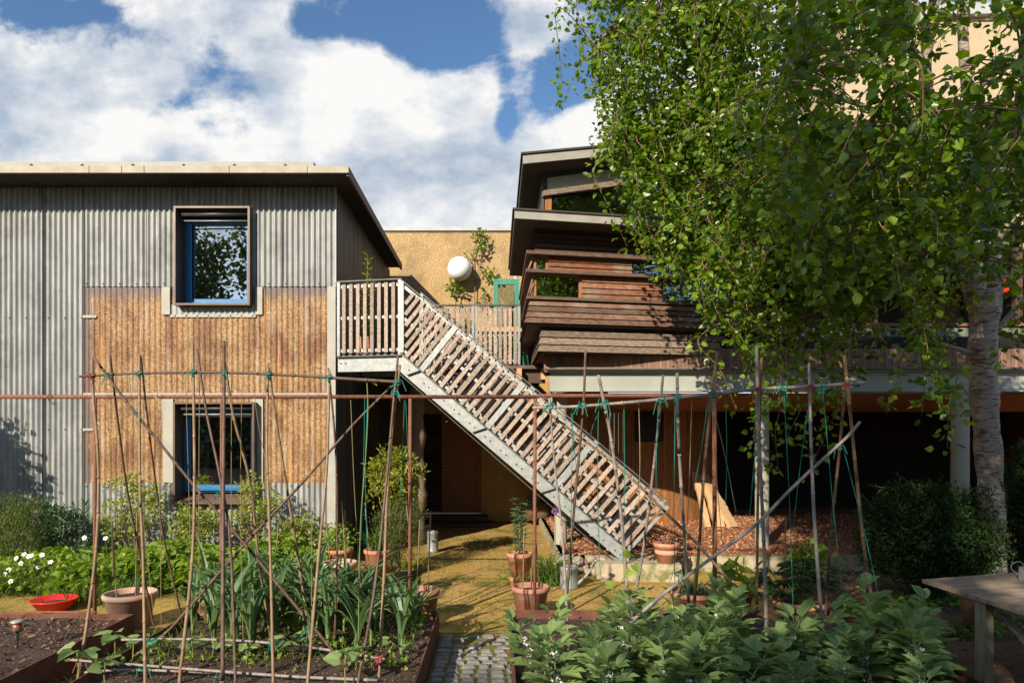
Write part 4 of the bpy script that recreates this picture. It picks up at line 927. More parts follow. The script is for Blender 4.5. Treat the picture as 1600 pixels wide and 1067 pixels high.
def cane(par, pix, w, mt, dt, name='cane', db=None, zb=.17):
    yb_ = pix[-1][1]
    if db is None: db = min(6.75, (EYE-.25)*F/(yb_-HY))
    n = len(pix); y0 = pix[0][1]; pts = []
    for (x, y) in pix:
        t = (y-y0)/(yb_-y0) if yb_ != y0 else 0
        pts.append(P(x, y, dt+(db-dt)*t))
    if name == 'cane':
        u = (pts[-1]-pts[-2]).normalized()
        if u.z < -.2 and pts[-1].z > zb: pts.append(pts[-1]+u*((pts[-1].z-zb)/-u.z))
    r = w/2/F*5.5*(.74 if par is BL else .84)
    return cane_mesh(name, pts, r*.85, r*1.1, mt, par)
T, G_, K = M['cane'], M['canegrey'], M['canedk']
BL = thing('bean_cane_frame', 'left frame of lashed bamboo canes standing in front of the straw panels', 'cane frame', (-1.9, 5.5, .17))
DT = 5.35
LC = [([(144,560),(146,620),(152,690),(154,767),(150,860),(138,960),(124,1048)],6,T),
 ([(172,555),(182,640),(198,760),(213,838),(238,965)],5,K), ([(218,554),(218,660),(219,767),(224,880),(227,1060)],6,T),
 ([(220,556),(230,650),(245,767),(258,850),(285,968)],4.6,K), ([(301,533),(303,640),(304,760),(300,880),(282,1050)],6.4,T),
 ([(308,545),(322,640),(345,750),(360,850),(368,1060)],5.5,K), ([(350,533),(350,640),(349,760),(348,1064)],7.5,M['canedk']),
 ([(350,560),(365,650),(392,760),(404,870),(424,999)],6.2,T), ([(419,567),(417,690),(420,790),(424,920),(427,1062)],5.6,T),
 ([(420,575),(432,660),(448,760),(470,898),(484,995)],5.8,T), ([(515,580),(513,660),(510,740),(497,880),(481,1062)],5.8,T),
 ([(513,575),(523,680),(527,780),(526,900),(523,1000)],4.8,K), ([(622,555),(612,660),(603,760),(585,921),(562,1052)],5.6,K), ([(625,570),(612,680),(605,770),(600,900),(593,1040)],6,T)]
for pix, w, mt in LC: cane(BL, pix, w, mt, DT)
cane(BL, [(124,588),(220,583),(350,582),(450,586),(530,591),(626,597)], 6, K, DT-.04, 'cross_cane', DT-.04)
cane(BL, [(190,999),(300,998),(400,1002),(500,1013),(600,1029)], 5.6, M['canegrey'], 5.55, 'low_cane', 5.5)
cane(BL, [(106,1030),(200,1037),(340,1048),(470,1057),(590,1062)], 5.6, M['canegrey'], 5.05, 'low_cane', 5.05)
cane(BL, [(128,1050),(200,1046),(345,1050)], 5, M['canegrey'], 5.1, 'low_cane', 5.15)
cane(BL, [(148,560),(198,628),(248,690),(313,770),(383,850),(424,900),(484,972),(550,1052)], 6.2, K, DT-.08, 'brace_cane', 5.3)
cane(BL, [(612,603),(560,655),(522,697),(467,760),(383,849),(300,944),(250,996),(161,1056)], 6.2, K, DT+.06, 'brace_cane', 5.6)
for (x, y, c) in [(172,586,0),(218,584,0),(302,582,0),(350,581,0),(420,585,0),(514,590,0),(621,597,0),(616,612,0),(127,1034,1),(285,1042,1),(225,1040,0),(348,1050,0),(345,770,0),(240,1000,0),(427,1003,0),(484,980,0),(214,643,0),(593,1028,1),(143,588,1)]:
    knot(P(x,y,DT-.05 if y < 700 else (5.1 if y > 1010 else 5.45)), BL, M['twinered'] if c else M['twine'])
for (x0_, y0_, x1_, y1_, c) in [(166,588,176,900,1),(202,590,240,960,1),(245,588,252,980,1),(290,590,300,980,1),(312,590,312,960,1),(362,592,362,990,1),(378,592,380,1000,1),(395,590,415,720,1),(480,600,487,990,1),(548,625,562,900,1),(570,620,563,860,0),(574,625,574,860,0),(632,625,625,780,0),(634,625,642,760,0)]:
    a, b = P(x0_,y0_,DT), P(x1_,y1_,5.5); mid = a.lerp(b,.5)+Vector((rnd(-.02,.02),0,0)); MB().tube(cat_rom([a,mid,b],5), .0024, 4).build('string', M['string'] if c else M['twine'], BL)
# young bean shoot hanging at the top of the left frame
BR = thing('bean_cane_frame', 'right frame of grey bamboo canes rising from the broad beans', 'cane frame', (1.7, 5.6, .17)); DT = 5.45
RC = [([(915,548),(911,640),(900,760),(888,900),(880,1000)],5.5,K), ([(935,586),(948,650),(957,700),(970,800),(978,900),(985,985)],7,G_), ([(858,622),(868,740),(880,850),(888,1010)],4.6,G_),
 ([(1036,586),(1027,680),(1014,790),(1002,880),(992,930)],6,G_), ([(1058,583),(1060,680),(1067,800),(1072,880),(1078,968)],6.8,G_), ([(1121,550),(1112,620),(1100,740),(1092,860),(1082,972)],6.4,T),
 ([(1182,540),(1186,680),(1194,860),(1198,1000)],7,G_), ([(1190,560),(1186,700),(1184,800),(1183,900)],6,T), ([(1264,568),(1267,680),(1273,820),(1285,980),(1292,1064)],6,G_),
 ([(1335,505),(1322,590),(1312,700),(1298,840),(1290,960)],6,K), ([(1319,556),(1328,640),(1340,760),(1352,870),(1366,955)],6.6,T)]
for pix, w, mt in RC: cane(BR, pix, w, mt, DT)
cane(BR, [(832,637),(900,635),(1000,627),(1100,617),(1185,608),(1260,604),(1352,598)], 6.5, G_, DT-.05, 'cross_cane', DT-.05)
cane(BR, [(1344,659),(1320,686),(1240,760),(1180,820),(1100,880),(1040,925),(985,972),(905,1040)], 6.4, G_, DT-.1, 'brace_cane', 5.4)
cane(BR, [(838,630),(870,655),(930,700),(985,745),(1040,800),(1090,850),(1155,925)], 5.6, T, DT+.1, 'brace_cane', 6.0)
for (x, y, c) in [(858,634,0),(910,633,0),(943,630,0),(1033,624,0),(1058,620,0),(1111,614,0),(1184,608,1),(1265,604,1),(1321,600,1),(1310,697,0),(1184,818,0),(1286,604,0),(1225,606,0),(1060,895,0)]:
    knot(P(x,y,DT-.06), BR, M['twinered'] if c else M['twine'], 3)
for (x0_, y0_, x1_, y1_, c) in [(895,632,893,960,0),(892,640,905,760,0),(940,635,922,682,0),(935,635,938,900,0),(975,630,973,880,0),(998,628,998,800,1),(1029,628,1025,770,0),(1055,625,1055,960,0),(1081,625,1072,860,1),(1107,620,1082,775,0),(1110,620,1150,800,1),(1112,620,1130,860,1),(1134,625,1134,790,0),(1182,625,1171,810,0),(1225,612,1240,970,0),(1262,640,1239,830,0),(1286,610,1320,960,0),(1318,700,1377,950,0),(1345,880,1392,1040,0)]:
    a, b = P(x0_,y0_,DT), P(x1_,y1_,DT+.2 if y1_ < 900 else 5.8); mid = a.lerp(b,.5)+Vector((rnd(-.015,.015),0,0)); MB().tube(cat_rom([a,mid,b],4), .003, 4).build('string', M['string'] if c else M['twine'], BR)
# ============================================================ POTS
def pot(px, py, w_px, d, H, mt, label, name='terracotta_pot', z=0, thick=.03, taper=.68, rim=.055, cat='plant pot', soil=True, roll=True, band=False):
    c = P(px, py, d); R = w_px/2/F*d; c.z = z
    p = thing(name, label, cat, c, None); b = R*taper
    if roll: prof = [(0,0),(b,0),(R*.93,H-rim),(R,H-rim+.004),(R*1.03,H-rim*.5),(R,H),(R-thick*.6,H+.004),(R-thick,H-.01),(b*.95,.03)]
    else: prof = [(0,0),(b,0),(R*.98,H-.02),(R,H-.02),(R,H),(R-.01,H),(b*.97,.02)]
    MB().lathe(prof, c, 36).build('pot_wall', mt, p, smooth=False).data.shade_smooth() if False else MB().lathe(prof, c, 40).build('pot_wall', mt, p, smooth=True)
    if band: MB().lathe([(R*.87,H*.45),(R*.9,H*.5),(R*.92,H*.62),(R*.9,H*.66)], c, 36).build('painted_band', M['terrapale'], p, smooth=True)
    if soil: MB().lathe([(0,H-.05),(R-thick-.004,H-.055)], c, 30).build('potting_soil', M['soil'], p)
    return c, R, H
POT = {}
POT['edge'] = pot(204,925,78,7.15,.36,M['terrapale'],'wide terracotta pot with two stakes at the corner of the far left bed')
POT['mid'] = pot(829,915,59,7.45,.36,M['terradk'],'lime stained terracotta pot standing at the corner of the broad bean bed')
POT['path'] = pot(660,920,54,7.3,.36,M['terradk'],'terracotta pot with two thin stakes by the right corner of the leek bed')
POT['pale'] = pot(531,876,54,8.5,.43,M['terrapale'],'tall pale terracotta pot behind the leeks')
POT['back'] = pot(528,862,48,9.3,.46,M['terra'],'terracotta pot of leafy herbs behind the tall pale pot')
POT['back2'] = pot(590,860,42,9.3,.45,M['terra'],'orange terracotta pot of grassy leaves beside the yellow shrub')
POT['black'] = pot(638,888,46,8.6,.34,M['black'],'black plastic pot of pale striped leaves near the log post','plastic_pot',roll=False)
POT['small'] = pot(575,893,28,8.6,.22,M['terrapale'],'small pale clay pot with a strappy plant, left of the black pot')
POT['euph'] = pot(812,862,41,9.1,.34,M['terra'],'terracotta pot holding the tall spurge beside the path',z=.1)
POT['tiny'] = pot(803,892,17,9.0,.14,M['terra'],'tiny terracotta pot under the tall spurge pot')
POT['plinth'] = pot(1041,852,39,9.5,.27,M['terra'],'terracotta pot with a cream painted band on the plinth by the stair foot',z=.238,band=True)
POT['wide'] = pot(1083,922,72,7.3,.34,M['terradk'],'wide weathered pot behind the broad beans, right of the plinth')
POT['big'] = pot(1250,940,86,7.0,.32,M['terra'],'large terracotta pot filled with a dark green divided plant')
POT['table'] = pot(1524,925,44,7.0,.40,M['terradk'],'dark terracotta pot standing behind the grey garden table')
POT['behind'] = pot(1150,935,52,7.4,.32,M['terradk'],'terracotta pot half hidden behind the beans, left of the largest pot')
c, R, H = POT['plinth']
# stakes in pots
def stake(a, b, r, label, i=0):
    tag(MB().tube([a,b], r, 6).build('bamboo_stake', M['cane'], origin=a), label, 'stake')
for k, (px0, y0_, px1, y1_, d, lab) in enumerate([(182,928,174,802,7.15,'left of two thin stakes in the wide pot at the far left bed'),(212,925,214,800,7.15,'right of two thin stakes in the wide pot at the far left bed'),
    (516,878,508,797,8.5,'left of three thin stakes in the tall pale pot'),(540,873,534,782,8.5,'middle of three thin stakes in the tall pale pot'),(541,872,539,797,8.55,'right of three thin stakes in the tall pale pot'),
    (578,868,570,785,9.3,'thin stake in the pot of grassy leaves'),(651,918,656,812,7.3,'left of two thin stakes in the pot by the leek bed corner'),(668,918,673,802,7.3,'right of two thin stakes in the pot by the leek bed corner'),
    (645,868,635,790,8.7,'thin stake behind the black plastic pot'),(817,915,819,822,7.45,'left of three thin stakes in the lime stained pot'),(829,912,839,795,7.45,'middle of three thin stakes in the lime stained pot'),(843,912,838,850,7.5,'right of three thin stakes in the lime stained pot'),
    (1224,935,1228,808,7.0,'thin stake in the largest terracotta pot'),(431,868,435,818,8.8,'thin stake among the border leaves')]):
    stake(P(px0,y0_,d)-Vector((0,0,.04)), P(px1,y1_,d), .007, lab)
# galvanised pots, can
def can(px, pyb, w, h, d, label, name, mt, cat, z=0):
    c = P(px, pyb, d); c.z = z; R = w/2/F*d; p = thing(name, label, cat, c)
    MB().lathe([(0,0),(R,0),(R,h*.1),(R*.97,h*.12),(R*.97,h*.86),(R*1.02,h*.88),(R*1.02,h*.93),(R,h),(R*.94,h),(R*.9,h*.5),(0,h*.4)], c, 28).build('drum', mt, p, smooth=True)
    return p, c, R
can(676, 862, 18, .36, 11.7, 'plain grey metal drum beside the log post in the shade', 'metal_drum', M['galv'], 'drum')
wc, c, R = can(889, 918, 29, .29, 8.95, 'old grey watering can beside the concrete plinth', 'watering_can', M['galvpot'], 'watering can')
MB().tube(cat_rom([c+Vector((R*.9,-.03,.06)), c+Vector((R+.12,-.05,.2)), c+Vector((R+.22,-.08,.36))], 5), [.022-.0012*i for i in range(11)], 8).build('spout', M['galvpot'], wc, smooth=True)
MB().lathe([(0,0),(.02,0),(.045,.03),(0,.035)], c+Vector((R+.22,-.08,.355)), 14).build('rose', M['galvpot'], wc, smooth=True)
MB().tube([c+Vector((-R*.2+R*1.05*math.cos(a), 0, .29+.14*math.sin(a))) for a in np.linspace(0,math.pi,12)], .009, 6).build('handle', M['galvpot'], wc, smooth=True)
# red tub
c = P(85,942,7.8); c.z = 0; tb = thing('red_tub', 'shallow red plastic tub on the brick path behind the far left bed', 'tub', c)
MB().lathe([(0,.004),(.15,.004),(.235,.13),(.25,.13),(.25,.14),(.225,.14),(.145,.015),(0,.015)], c, 40).build('basin', M['red'], tb, smooth=True)
MB().lathe([(0,.10),(.12,.10)], c, 12).build('water', M['soil'], tb)
# solar light
c = P(27,1020,5.7); c.z = .2; sl = thing('solar_garden_light', 'small solar stake light with a grey disc top in the far left bed', 'garden light', c)
MB().tube([c-Vector((0,0,.03)), c+Vector((0,0,.17))], [.004,.012], 8).build('spike', M['black'], sl)
MB().lathe([(0,.165),(.03,.165),(.046,.175),(.046,.185),(.034,.19)], c, 20).build('collar', M['darkmetal'], sl, smooth=True)
MB().lathe([(.034,.19),(.034,.24),(0,.24)], c, 20).build('lens', mat('amber_lens', (.30,.10,.05), rough=.2), sl, smooth=True)
MB().lathe([(.036,.241),(.052,.243),(.052,.252),(.03,.262),(0,.263)], c, 24).build('solar_cap', M['tin'], sl, smooth=True)
# stones at the stair foot
rs = [(884,856,17),(903,848,19),(923,851,15),(893,868,22),(911,862,17),(930,868,16),(941,858,15),(950,872,14),(918,874,12),(876,870,14)]
lab = ['left end of the upper row','left of centre in the upper row','centre of the upper row','largest, lower left','centre, touching the largest','lower right','upper right near the stringer','far lower right against the stringer','small, lowest','low, nearest the watering can']
for i, (px, py, w) in enumerate(rs):
    c = P(px, py+30, 9.75+rnd(-.1,.1)); c.z = .10 if i in (0,1,2,4,6) else .05; c.z += .12 if py < 860 else .02; r = w/2/F*9.7*1.15
    m = MB(); m.sphere((0,0,0), r, 14, sq=(1.0,.85,.72)); m.v[-1] += RNG.normal(0,r*.03,m.v[-1].shape)
    o_ = m.build('cobble', M['stone'], smooth=True); o_.location = c; o_.rotation_euler = (rnd(-.3,.3),rnd(-.3,.3),rnd(0,3))
    tag(o_, 'river stone heaped by the stair foot, '+lab[i], 'stone', 'stones heaped by the stair foot')
# split logs leaning
for i, (pts, w, lb) in enumerate([([(1085,737),(1106,815)],.11,'left of three split planks leaning against the curved cedar wall'),([(1104,755),(1125,818)],.20,'middle of three split planks leaning against the curved cedar wall'),([(1098,742),(1146,806)],.22,'right slanting split plank of three by the curved cedar wall')]):
    a, b = P(*pts[0],13.9), P(*pts[1],13.2); b.z = .22
    m = MB(); q = [a.lerp(b,t) for t in np.linspace(0,1,7)]
    for k in range(6): m.beam(q[k], q[k+1]+(q[k+1]-q[k])*.02, w*(1+.1*math.sin(k*2+i)), .07+.01*math.sin(k*3))
    tag(m.build('split_plank', M['plank'], origin=b), lb, 'plank')
# baskets under the stair
for i, (px, py, lb) in enumerate([(828,812,'left wicker basket of bottles in the shade under the stairs'),(848,815,'right wicker basket of bottles in the shade under the stairs')]):
    c = P(px, py, 15.0); c.z = .2; bk = thing('bottle_basket', lb, 'basket', c, None)
    MB().lathe([(0,0),(.16,0),(.19,.34),(.17,.34),(.15,.03),(0,.03)], c, 20).build('basket_wall', M['wicker'], bk, smooth=True)
    for k in range(4):
        q = c+Vector((rnd(-.09,.09), rnd(-.09,.09), .1)); MB().lathe([(0,0),(.035,0),(.035,.26),(.013,.32),(.013,.4),(0,.4)], q, 10).build('bottle', mat('green_bottle_glass', (.05,.08,.05), rough=.15), bk, smooth=True)
# ============================================================ TABLE
tf = Vector((3.70,5.93,0)); tu = Vector((math.cos(.29), math.sin(.29), 0)); tv = Vector((.046,-1,0)).normalized()
TBL = thing('garden_table', 'weathered grey slatted timber garden table at the right edge', 'table', tf+tu*.8+tv*.6)
m = MB(); ns = 12; wd = 1.28/ns
for i in range(ns):
    a = tf+tv*(i*wd); b = a+tu*1.9; q = tv*(wd-.007)
    m.hexa([(p.x,p.y,.72) for p in (a,b,b+q,a+q)]+[(p.x,p.y,.75+rnd(-.0015,.0015)) for p in (a,b,b+q,a+q)])
m.build('slatted_top', M['tablew'], TBL)
m = MB()
for (a, b) in ((tf+tu*.16+tv*.16, tf+tu*.16+tv*1.2),(tf+tu*.16+tv*.16, tf+tu*1.8+tv*.16),(tf+tu*.06+tv*1.2, tf+tu*1.8+tv*1.2)): m.beam(a+Vector((0,0,.683)), b+Vector((0,0,.683)), .03, .07)
m.build('apron', M['tablew2'], TBL)
for (i, j) in ((.09,.62),(.09,1.18),(1.8,.1),(1.8,1.18)):
    p = tf+tu*i+tv*j; MB().beam(p, p+Vector((0,0,.72)), .085, .085, up=tuple(tu)).build('leg', M['tablew2'], TBL)
FC = thing('folded_chair', 'lichened slatted chair pushed under the grey garden table', 'chair', (4.0,4.9,0))
for i in range(4):
    a = Vector((3.93+i*.085, 5.35-.05*i, .66)); b = Vector((4.03+i*.085, 4.95-.05*i, .27)); MB().beam(a, b, .05, .02, up=(0,-1,.2)).build('back_slat', M['tablew2'], FC)
MB().beam((3.9,5.37,.68),(4.35,5.15,.68),.03,.06).build('top_rail', M['tablew2'], FC)
m = MB()
for i in range(5): m.beam((3.98,5.0-.09*i,.40),(4.45,4.95-.09*i,.40),.06,.02)
m.build('seat', M['tablew2'], FC)
for p in ((4.0,5.0),(4.42,4.95),(4.0,4.6),(4.42,4.58)): MB().beam((p[0],p[1],0),(p[0],p[1],.40),.04,.04,up=(0,1,0)).build('leg', M['tablew2'], FC)
bx_ = P(1600,893,5.9); TN = thing('tin_box', 'small pale tin with a thin wire handle standing on the grey garden table', 'tin', (bx_.x,5.85,.75))
MB().box(bx_.x-.045, bx_.x+.14, 5.72, 5.9, .752, .87).build('box_body', M['tin'], TN)
MB().tube(cat_rom([Vector((bx_.x-.04,5.8,.86)), Vector((bx_.x-.12,5.8,.93)), Vector((bx_.x-.19,5.8,.88)), Vector((bx_.x-.10,5.8,.80)), Vector((bx_.x-.045,5.8,.77))],5), .003, 5).build('wire_handle', M['galv'], TN)
cc = P(1463,970,6.9); cc.z = .01; so = thing('terracotta_saucer', 'terracotta saucer with soil lying on the ground before the dark bush', 'saucer', cc)
MB().lathe([(0,.0),(.13,0),(.165,.045),(.155,.05),(.125,.012),(0,.012)], cc, 30).build('dish', M['terra'], so, smooth=True)
MB().lathe([(0,.035),(.08,.02),(.10,.013)], cc+Vector((.03,0,0)), 14).build('soil', M['soil'], so)
# ============================================================ PLANTS
def leafball(mb, c, rad, n, L, W, tpl=OV, shell=.45, up=.3, droop=0, mi=0, zmin=None):
    d = rdir(n); r = RNG.uniform(shell, 1, n)**.6; r *= 1+.18*np.sin(d[:,0]*7+d[:,2]*5)
    p = np.array(tuple(c))+d*r[:,None]*np.array(rad)
    if zmin is not None: k = p[:,2] > zmin; p = p[k]; d = d[k]; n = len(p)
    dr = unit(d*.7+rdir(n)*.8+np.array([0,0,up-droop])); nr = unit(rdir(n)*.6+d*.5+np.array([0,-.15,.8]))
    leaves(mb, p, dr, nr, RNG.uniform(.7,1.25,n)*L, RNG.uniform(.7,1.25,n)*W, tpl, mi)
def clump(mb, c, rad, k, per, sub, L, W, tpl=OV, **kw):
    """crown out of many small leaf clusters so that gaps and light/dark masses show"""
    d = rdir(k); r = RNG.uniform(.25,1,k)**.5; ps = np.array(tuple(c))+d*r[:,None]*np.array(rad)
    for p in ps: leafball(mb, p, (sub*rnd(.7,1.3), sub*rnd(.7,1.3), sub*rnd(.6,1.0)), per, L, W, tpl, .1, **kw)
def stems(mb, c, k, h, spread, r=.008, mi=0):
    c = Vector(c)
    for i in range(k):
        a = rnd(0,6.28); t = Vector((math.cos(a)*spread*rnd(.3,1), math.sin(a)*spread*rnd(.3,1), h*rnd(.7,1)))
        mb.tube(cat_rom([c, c+t*.5+Vector((0,0,h*.12)), c+t],3), [r*(1-.12*j) for j in range(7)], 5, mi)
def bush(name, label, cat, base, rad, k, per, sub, L, W, mt, tpl=OV, zc=None, group=None, sk=10, **kw):
    t = thing(name, label, cat, base, group); h = rad[2]; c = Vector(base)+Vector((0,0,h if zc is None else zc))
    m = MB(); clump(m, c, rad, k, per, sub, L, W, tpl, zmin=.01, **kw); m.build('foliage', mt, t)
    m = MB(); stems(m, base, sk, c.z-base[2]+h*.6, max(rad[0],rad[1])*.8, .012); m.build('stems', M['bark'], t); return t
# --- yew-like bush right and neighbour
b = P(1455,895,9.3); b.z = 0; b.x = (1442-CX)/F*8.6
bush('yew_bush', 'broad dark green clipped bush at the foot of the birch', 'bush', (b.x,8.5,0), (.80,.6,.64), 500, 70, .18, .055, .022, LM['yew'], NEED, .72, sk=16)
bush('yew_bush', 'dark bush rising behind the garden table at the right edge', 'bush', ((1630-CX)/F*9.2,9.2,0), (.46,.5,.98), 380, 70, .18, .055, .022, LM['yew'], NEED, .98, sk=10)
for i in range(14):
    m = MB(); a = Vector((b.x+rnd(-.8,.8), 8.5+rnd(-.4,.3), rnd(.95,1.2))); q = cat_rom([a, a+Vector((rnd(-.15,.15),0,.2)), a+Vector((rnd(-.35,.3),-.05,rnd(.25,.4)))],5)
    m.tube(q, .003, 4, 1); pp = np.array([tuple(p) for p in q for _ in (0,1,2)]); leaves(m, pp, rdir(len(pp),.3), rdir(len(pp),1), .05, .022, NEED)
    m.build('shoot', [LM['yew'], M['twig']], bpy.data.objects['yew_bush'])
# --- yellow variegated shrub and conifer by the log post
q = P(612,800,10.2); bush('variegated_shrub', 'yellow green variegated shrub in the sun in front of the log post', 'shrub', (q.x,10.2,0), (.44,.38,.44), 95, 24, .13, .075, .03, LM['bush'], OV, 1.42, sk=12)
q = P(622,860,10.0); bush('dwarf_conifer', 'shaggy olive conifer under the yellow shrub', 'conifer', (q.x,10.0,0), (.40,.33,.48), 150, 55, .11, .045, .007, LM['conifer'], NEED, .66, sk=9)
# --- border at the left
q = P(22,880,9.6); bush('feathery_shrub', 'upright feathery yellow green shrub at the far left by the steel wall', 'shrub', (q.x,9.7,0), (.42,.4,.62), 210, 50, .13, .06, .008, LM['conifer'], NEED, .55, up=1.2, sk=9)
q = P(95,860,9.9); bush('grey_leaved_shrub', 'open shrub with pale pointed leaves against the steel wall', 'shrub', (q.x,9.95,0), (.36,.3,.42), 55, 16, .14, .11, .03, LM['glauc'], OV, .65, up=.6)
for i, (px, w, h, zc, lb) in enumerate([(205,.50,.5,.95,'tall yellow green rose bush left of the lower window'),(300,.32,.25,.72,'low rose bush directly under the left half of the lower window'),(395,.36,.46,.95,'tall yellow green rose bush at the right corner of the lower window'),(470,.34,.28,.55,'low rose bush by the corner trim of the steel building')]):
    q = P(px,850,9.9); bush('rose_bush', lb, 'rose bush', (q.x,9.95,0), (w,.3,h), int(75*w/.4), 15, .12, .055, .034, LM['rose'], OV, zc, sk=16)
for i, (px, py, d, w, h, n, lb) in enumerate([(150,905,8.6,.55,.30,1,'mound of lobed green leaves behind the wide pot, leftmost in the border'),(235,880,8.9,.55,.40,1,'leafy green mound between the wide pot and the rose bush'),(330,880,8.9,.50,.38,1,'leafy green mound below the lower window'),(415,885,8.9,.50,.42,1,'leafy green mound behind the crossing of the brace canes'),(478,880,9.0,.42,.36,1,'leafy green mound just left of the tall pale pot'),(95,870,9.3,.5,.34,1,'green leaf mound between the feathery shrub and the wide pot'),(290,860,9.5,.6,.42,1,'tall leafy growth against the wall under the lower window'),(440,850,9.6,.5,.45,1,'tall leafy growth against the wall right of the lower window')]):
    q = P(px,py,d); t = thing('border_perennial', lb, 'plant', (q.x,d,0), 'leafy plants in the left border'); m = MB()
    n_ = int(560*w/.5); a = RNG.uniform(0,6.28,n_); r = np.sqrt(RNG.uniform(0,1,n_)); pz = h*1.25*np.sqrt(np.clip(1-r*r*.8,0,1))*RNG.uniform(.45,1.15,n_)
    pp = np.stack([q.x+np.cos(a)*r*w, d+np.sin(a)*r*w*.8, pz], 1); dr = np.stack([np.cos(a)+RNG.normal(0,.6,n_), np.sin(a)-.6+RNG.normal(0,.6,n_), RNG.normal(-.2,.35,n_)],1)
    leaves(m, pp, dr, rdir(n_,1.6), RNG.uniform(.06,.12,n_), RNG.uniform(.06,.12,n_)*.95, HEART); m.build('foliage', LM['border'], t)
    m = MB(); stems(m, (q.x,d,0), 22, h*1.1, w*.8, .005); m.build('stalks', M['stem'], t)
# grassy skirt
m = MB()
for i in range(2600):
    x, y = rnd(-6.6,-4.2), rnd(7.9,9.3)
    if y < 8.0+.3*math.sin(x*3)+.15: continue
    strap(m, (x,y,0), rnd(0,6.28), rnd(.2,.42), rnd(.006,.012), rnd(1.0,1.5), rnd(.8,2.0), 4)
tag(m.build('long_grass', LM['grass']), kind='stuff')
m = MB()
for i in range(800):
    x = rnd(-7.2,-2.7); y = rnd(9.2,10.5); strap(m, (x,y,0), rnd(0,6.28), rnd(.2,.45), rnd(.01,.02), rnd(.9,1.5), rnd(.8,1.8), 4)
n_ = 2200; pp = np.stack([RNG.uniform(-7.4,-2.6,n_), RNG.uniform(8.7,10.45,n_), RNG.uniform(.05,.42,n_)],1); leaves(m, pp, rdir(n_), rdir(n_,1.5), RNG.uniform(.05,.09,n_), RNG.uniform(.04,.08,n_), HEART)
tag(m.build('border_undergrowth', LM['border']), kind='stuff')
# white flowers
wf = thing('white_flowering_plant', 'low plant with scattered white five petalled flowers at the far left of the border', 'plant', P(50,900,8.7)*1); wf.location.z = 0
m = MB(); n_ = 500; pp = np.stack([RNG.uniform(-6.5,-5.2,n_), RNG.uniform(8.3,9.0,n_), RNG.uniform(.1,.42,n_)],1); leaves(m, pp, rdir(n_), rdir(n_,1.5), .06, .045, HEART); m.build('foliage', LM['border'], wf)
def flower(c, r, mt, par, n=5, name='flower', cen=None):
    m = MB(); a0 = rnd(0,6); c = np.array(tuple(c)); ax = unit(np.array([rnd(-.3,.3), -1, rnd(.2,.9)])); e1 = unit(np.cross(ax, [0,0,1.])); e2 = np.cross(e1, ax)
    A = a0+np.arange(n)*2*math.pi/n; dr = np.cos(A)[:,None]*e1+np.sin(A)[:,None]*e2
    leaves(m, np.repeat(c[None],n,0), dr+ax*.25, np.repeat(ax[None],n,0), r, r*.95, OV2); m.sphere(c+ax*.006, r*.2, 6, 1)
    return m.build(name, [mt, M['stem'] if cen is None else cen], par)
for (px, py) in [(49,868),(38,866),(33,880),(45,869),(66,867),(14,890),(79,878),(60,886),(17,908),(165,841),(132,840),(8,897),(26,872)]:
    c = P(px, py, 8.4+rnd(-.1,.2)); flower(c, .034, M['white'], wf); MB().tube([c, c+Vector((.02,.05,-max(.1,c.z-.1)))], .003, 4).build('flower_stalk', M['stem'], wf)
# --- leeks
def leek_proto(i):
    t = thing('leek', 'x', 'leek', (0,0,0)); m = MB(); n = 7+i % 3
    for k in range(n):
        az = (k % 2)*math.pi+rnd(-.5,.5)+i; h = .06+k*.018; strap(m, (0,0,h), az, rnd(.5,.8), rnd(.04,.058), 1.45-.02*k, rnd(1.0,2.3), 8)
    m.build('leaves', LM['leek'], t); MB().tube([(0,0,-.02),(0,0,.08),(.003,0,.2)], [.016,.014,.01], 8).build('shaft', M['stem'], t, smooth=True); return t
protos = [leek_proto(i) for i in range(6)]
k = 0; rows = 0
spots = []
for r_, y in enumerate((5.62,5.86,6.08,6.3,6.5,6.69)):
    x = -2.86+.06*(r_ % 2)
    while x < -.72:
        if not (y < 6.1 and (x < -2.5 or RNG.random() < (.7 if y < 5.7 else .25))): spots.append((x+rnd(-.04,.04), y+rnd(-.04,.04)))
        x += .175
for j, (x, y) in enumerate(spots):
    lb = 'leek with arching blue green leaves in the left raised bed'
    if j < 6: o_ = protos[j]; o_.location = (x, y, .17); o_.rotation_euler = (0,0,rnd(0,6.28))
    else: o_ = copy_thing(protos[j % 6], (x, y, .17), rnd(0,6.28), rnd(.78,1.12))
    if x > -1.7 and y > 6.2: o_.scale = (o_.scale[0]*(.62 if x > -1.15 and y > 6.2 else .84),)*3
    o_['label'] = lb; o_['group'] = 'leeks in the left bed'
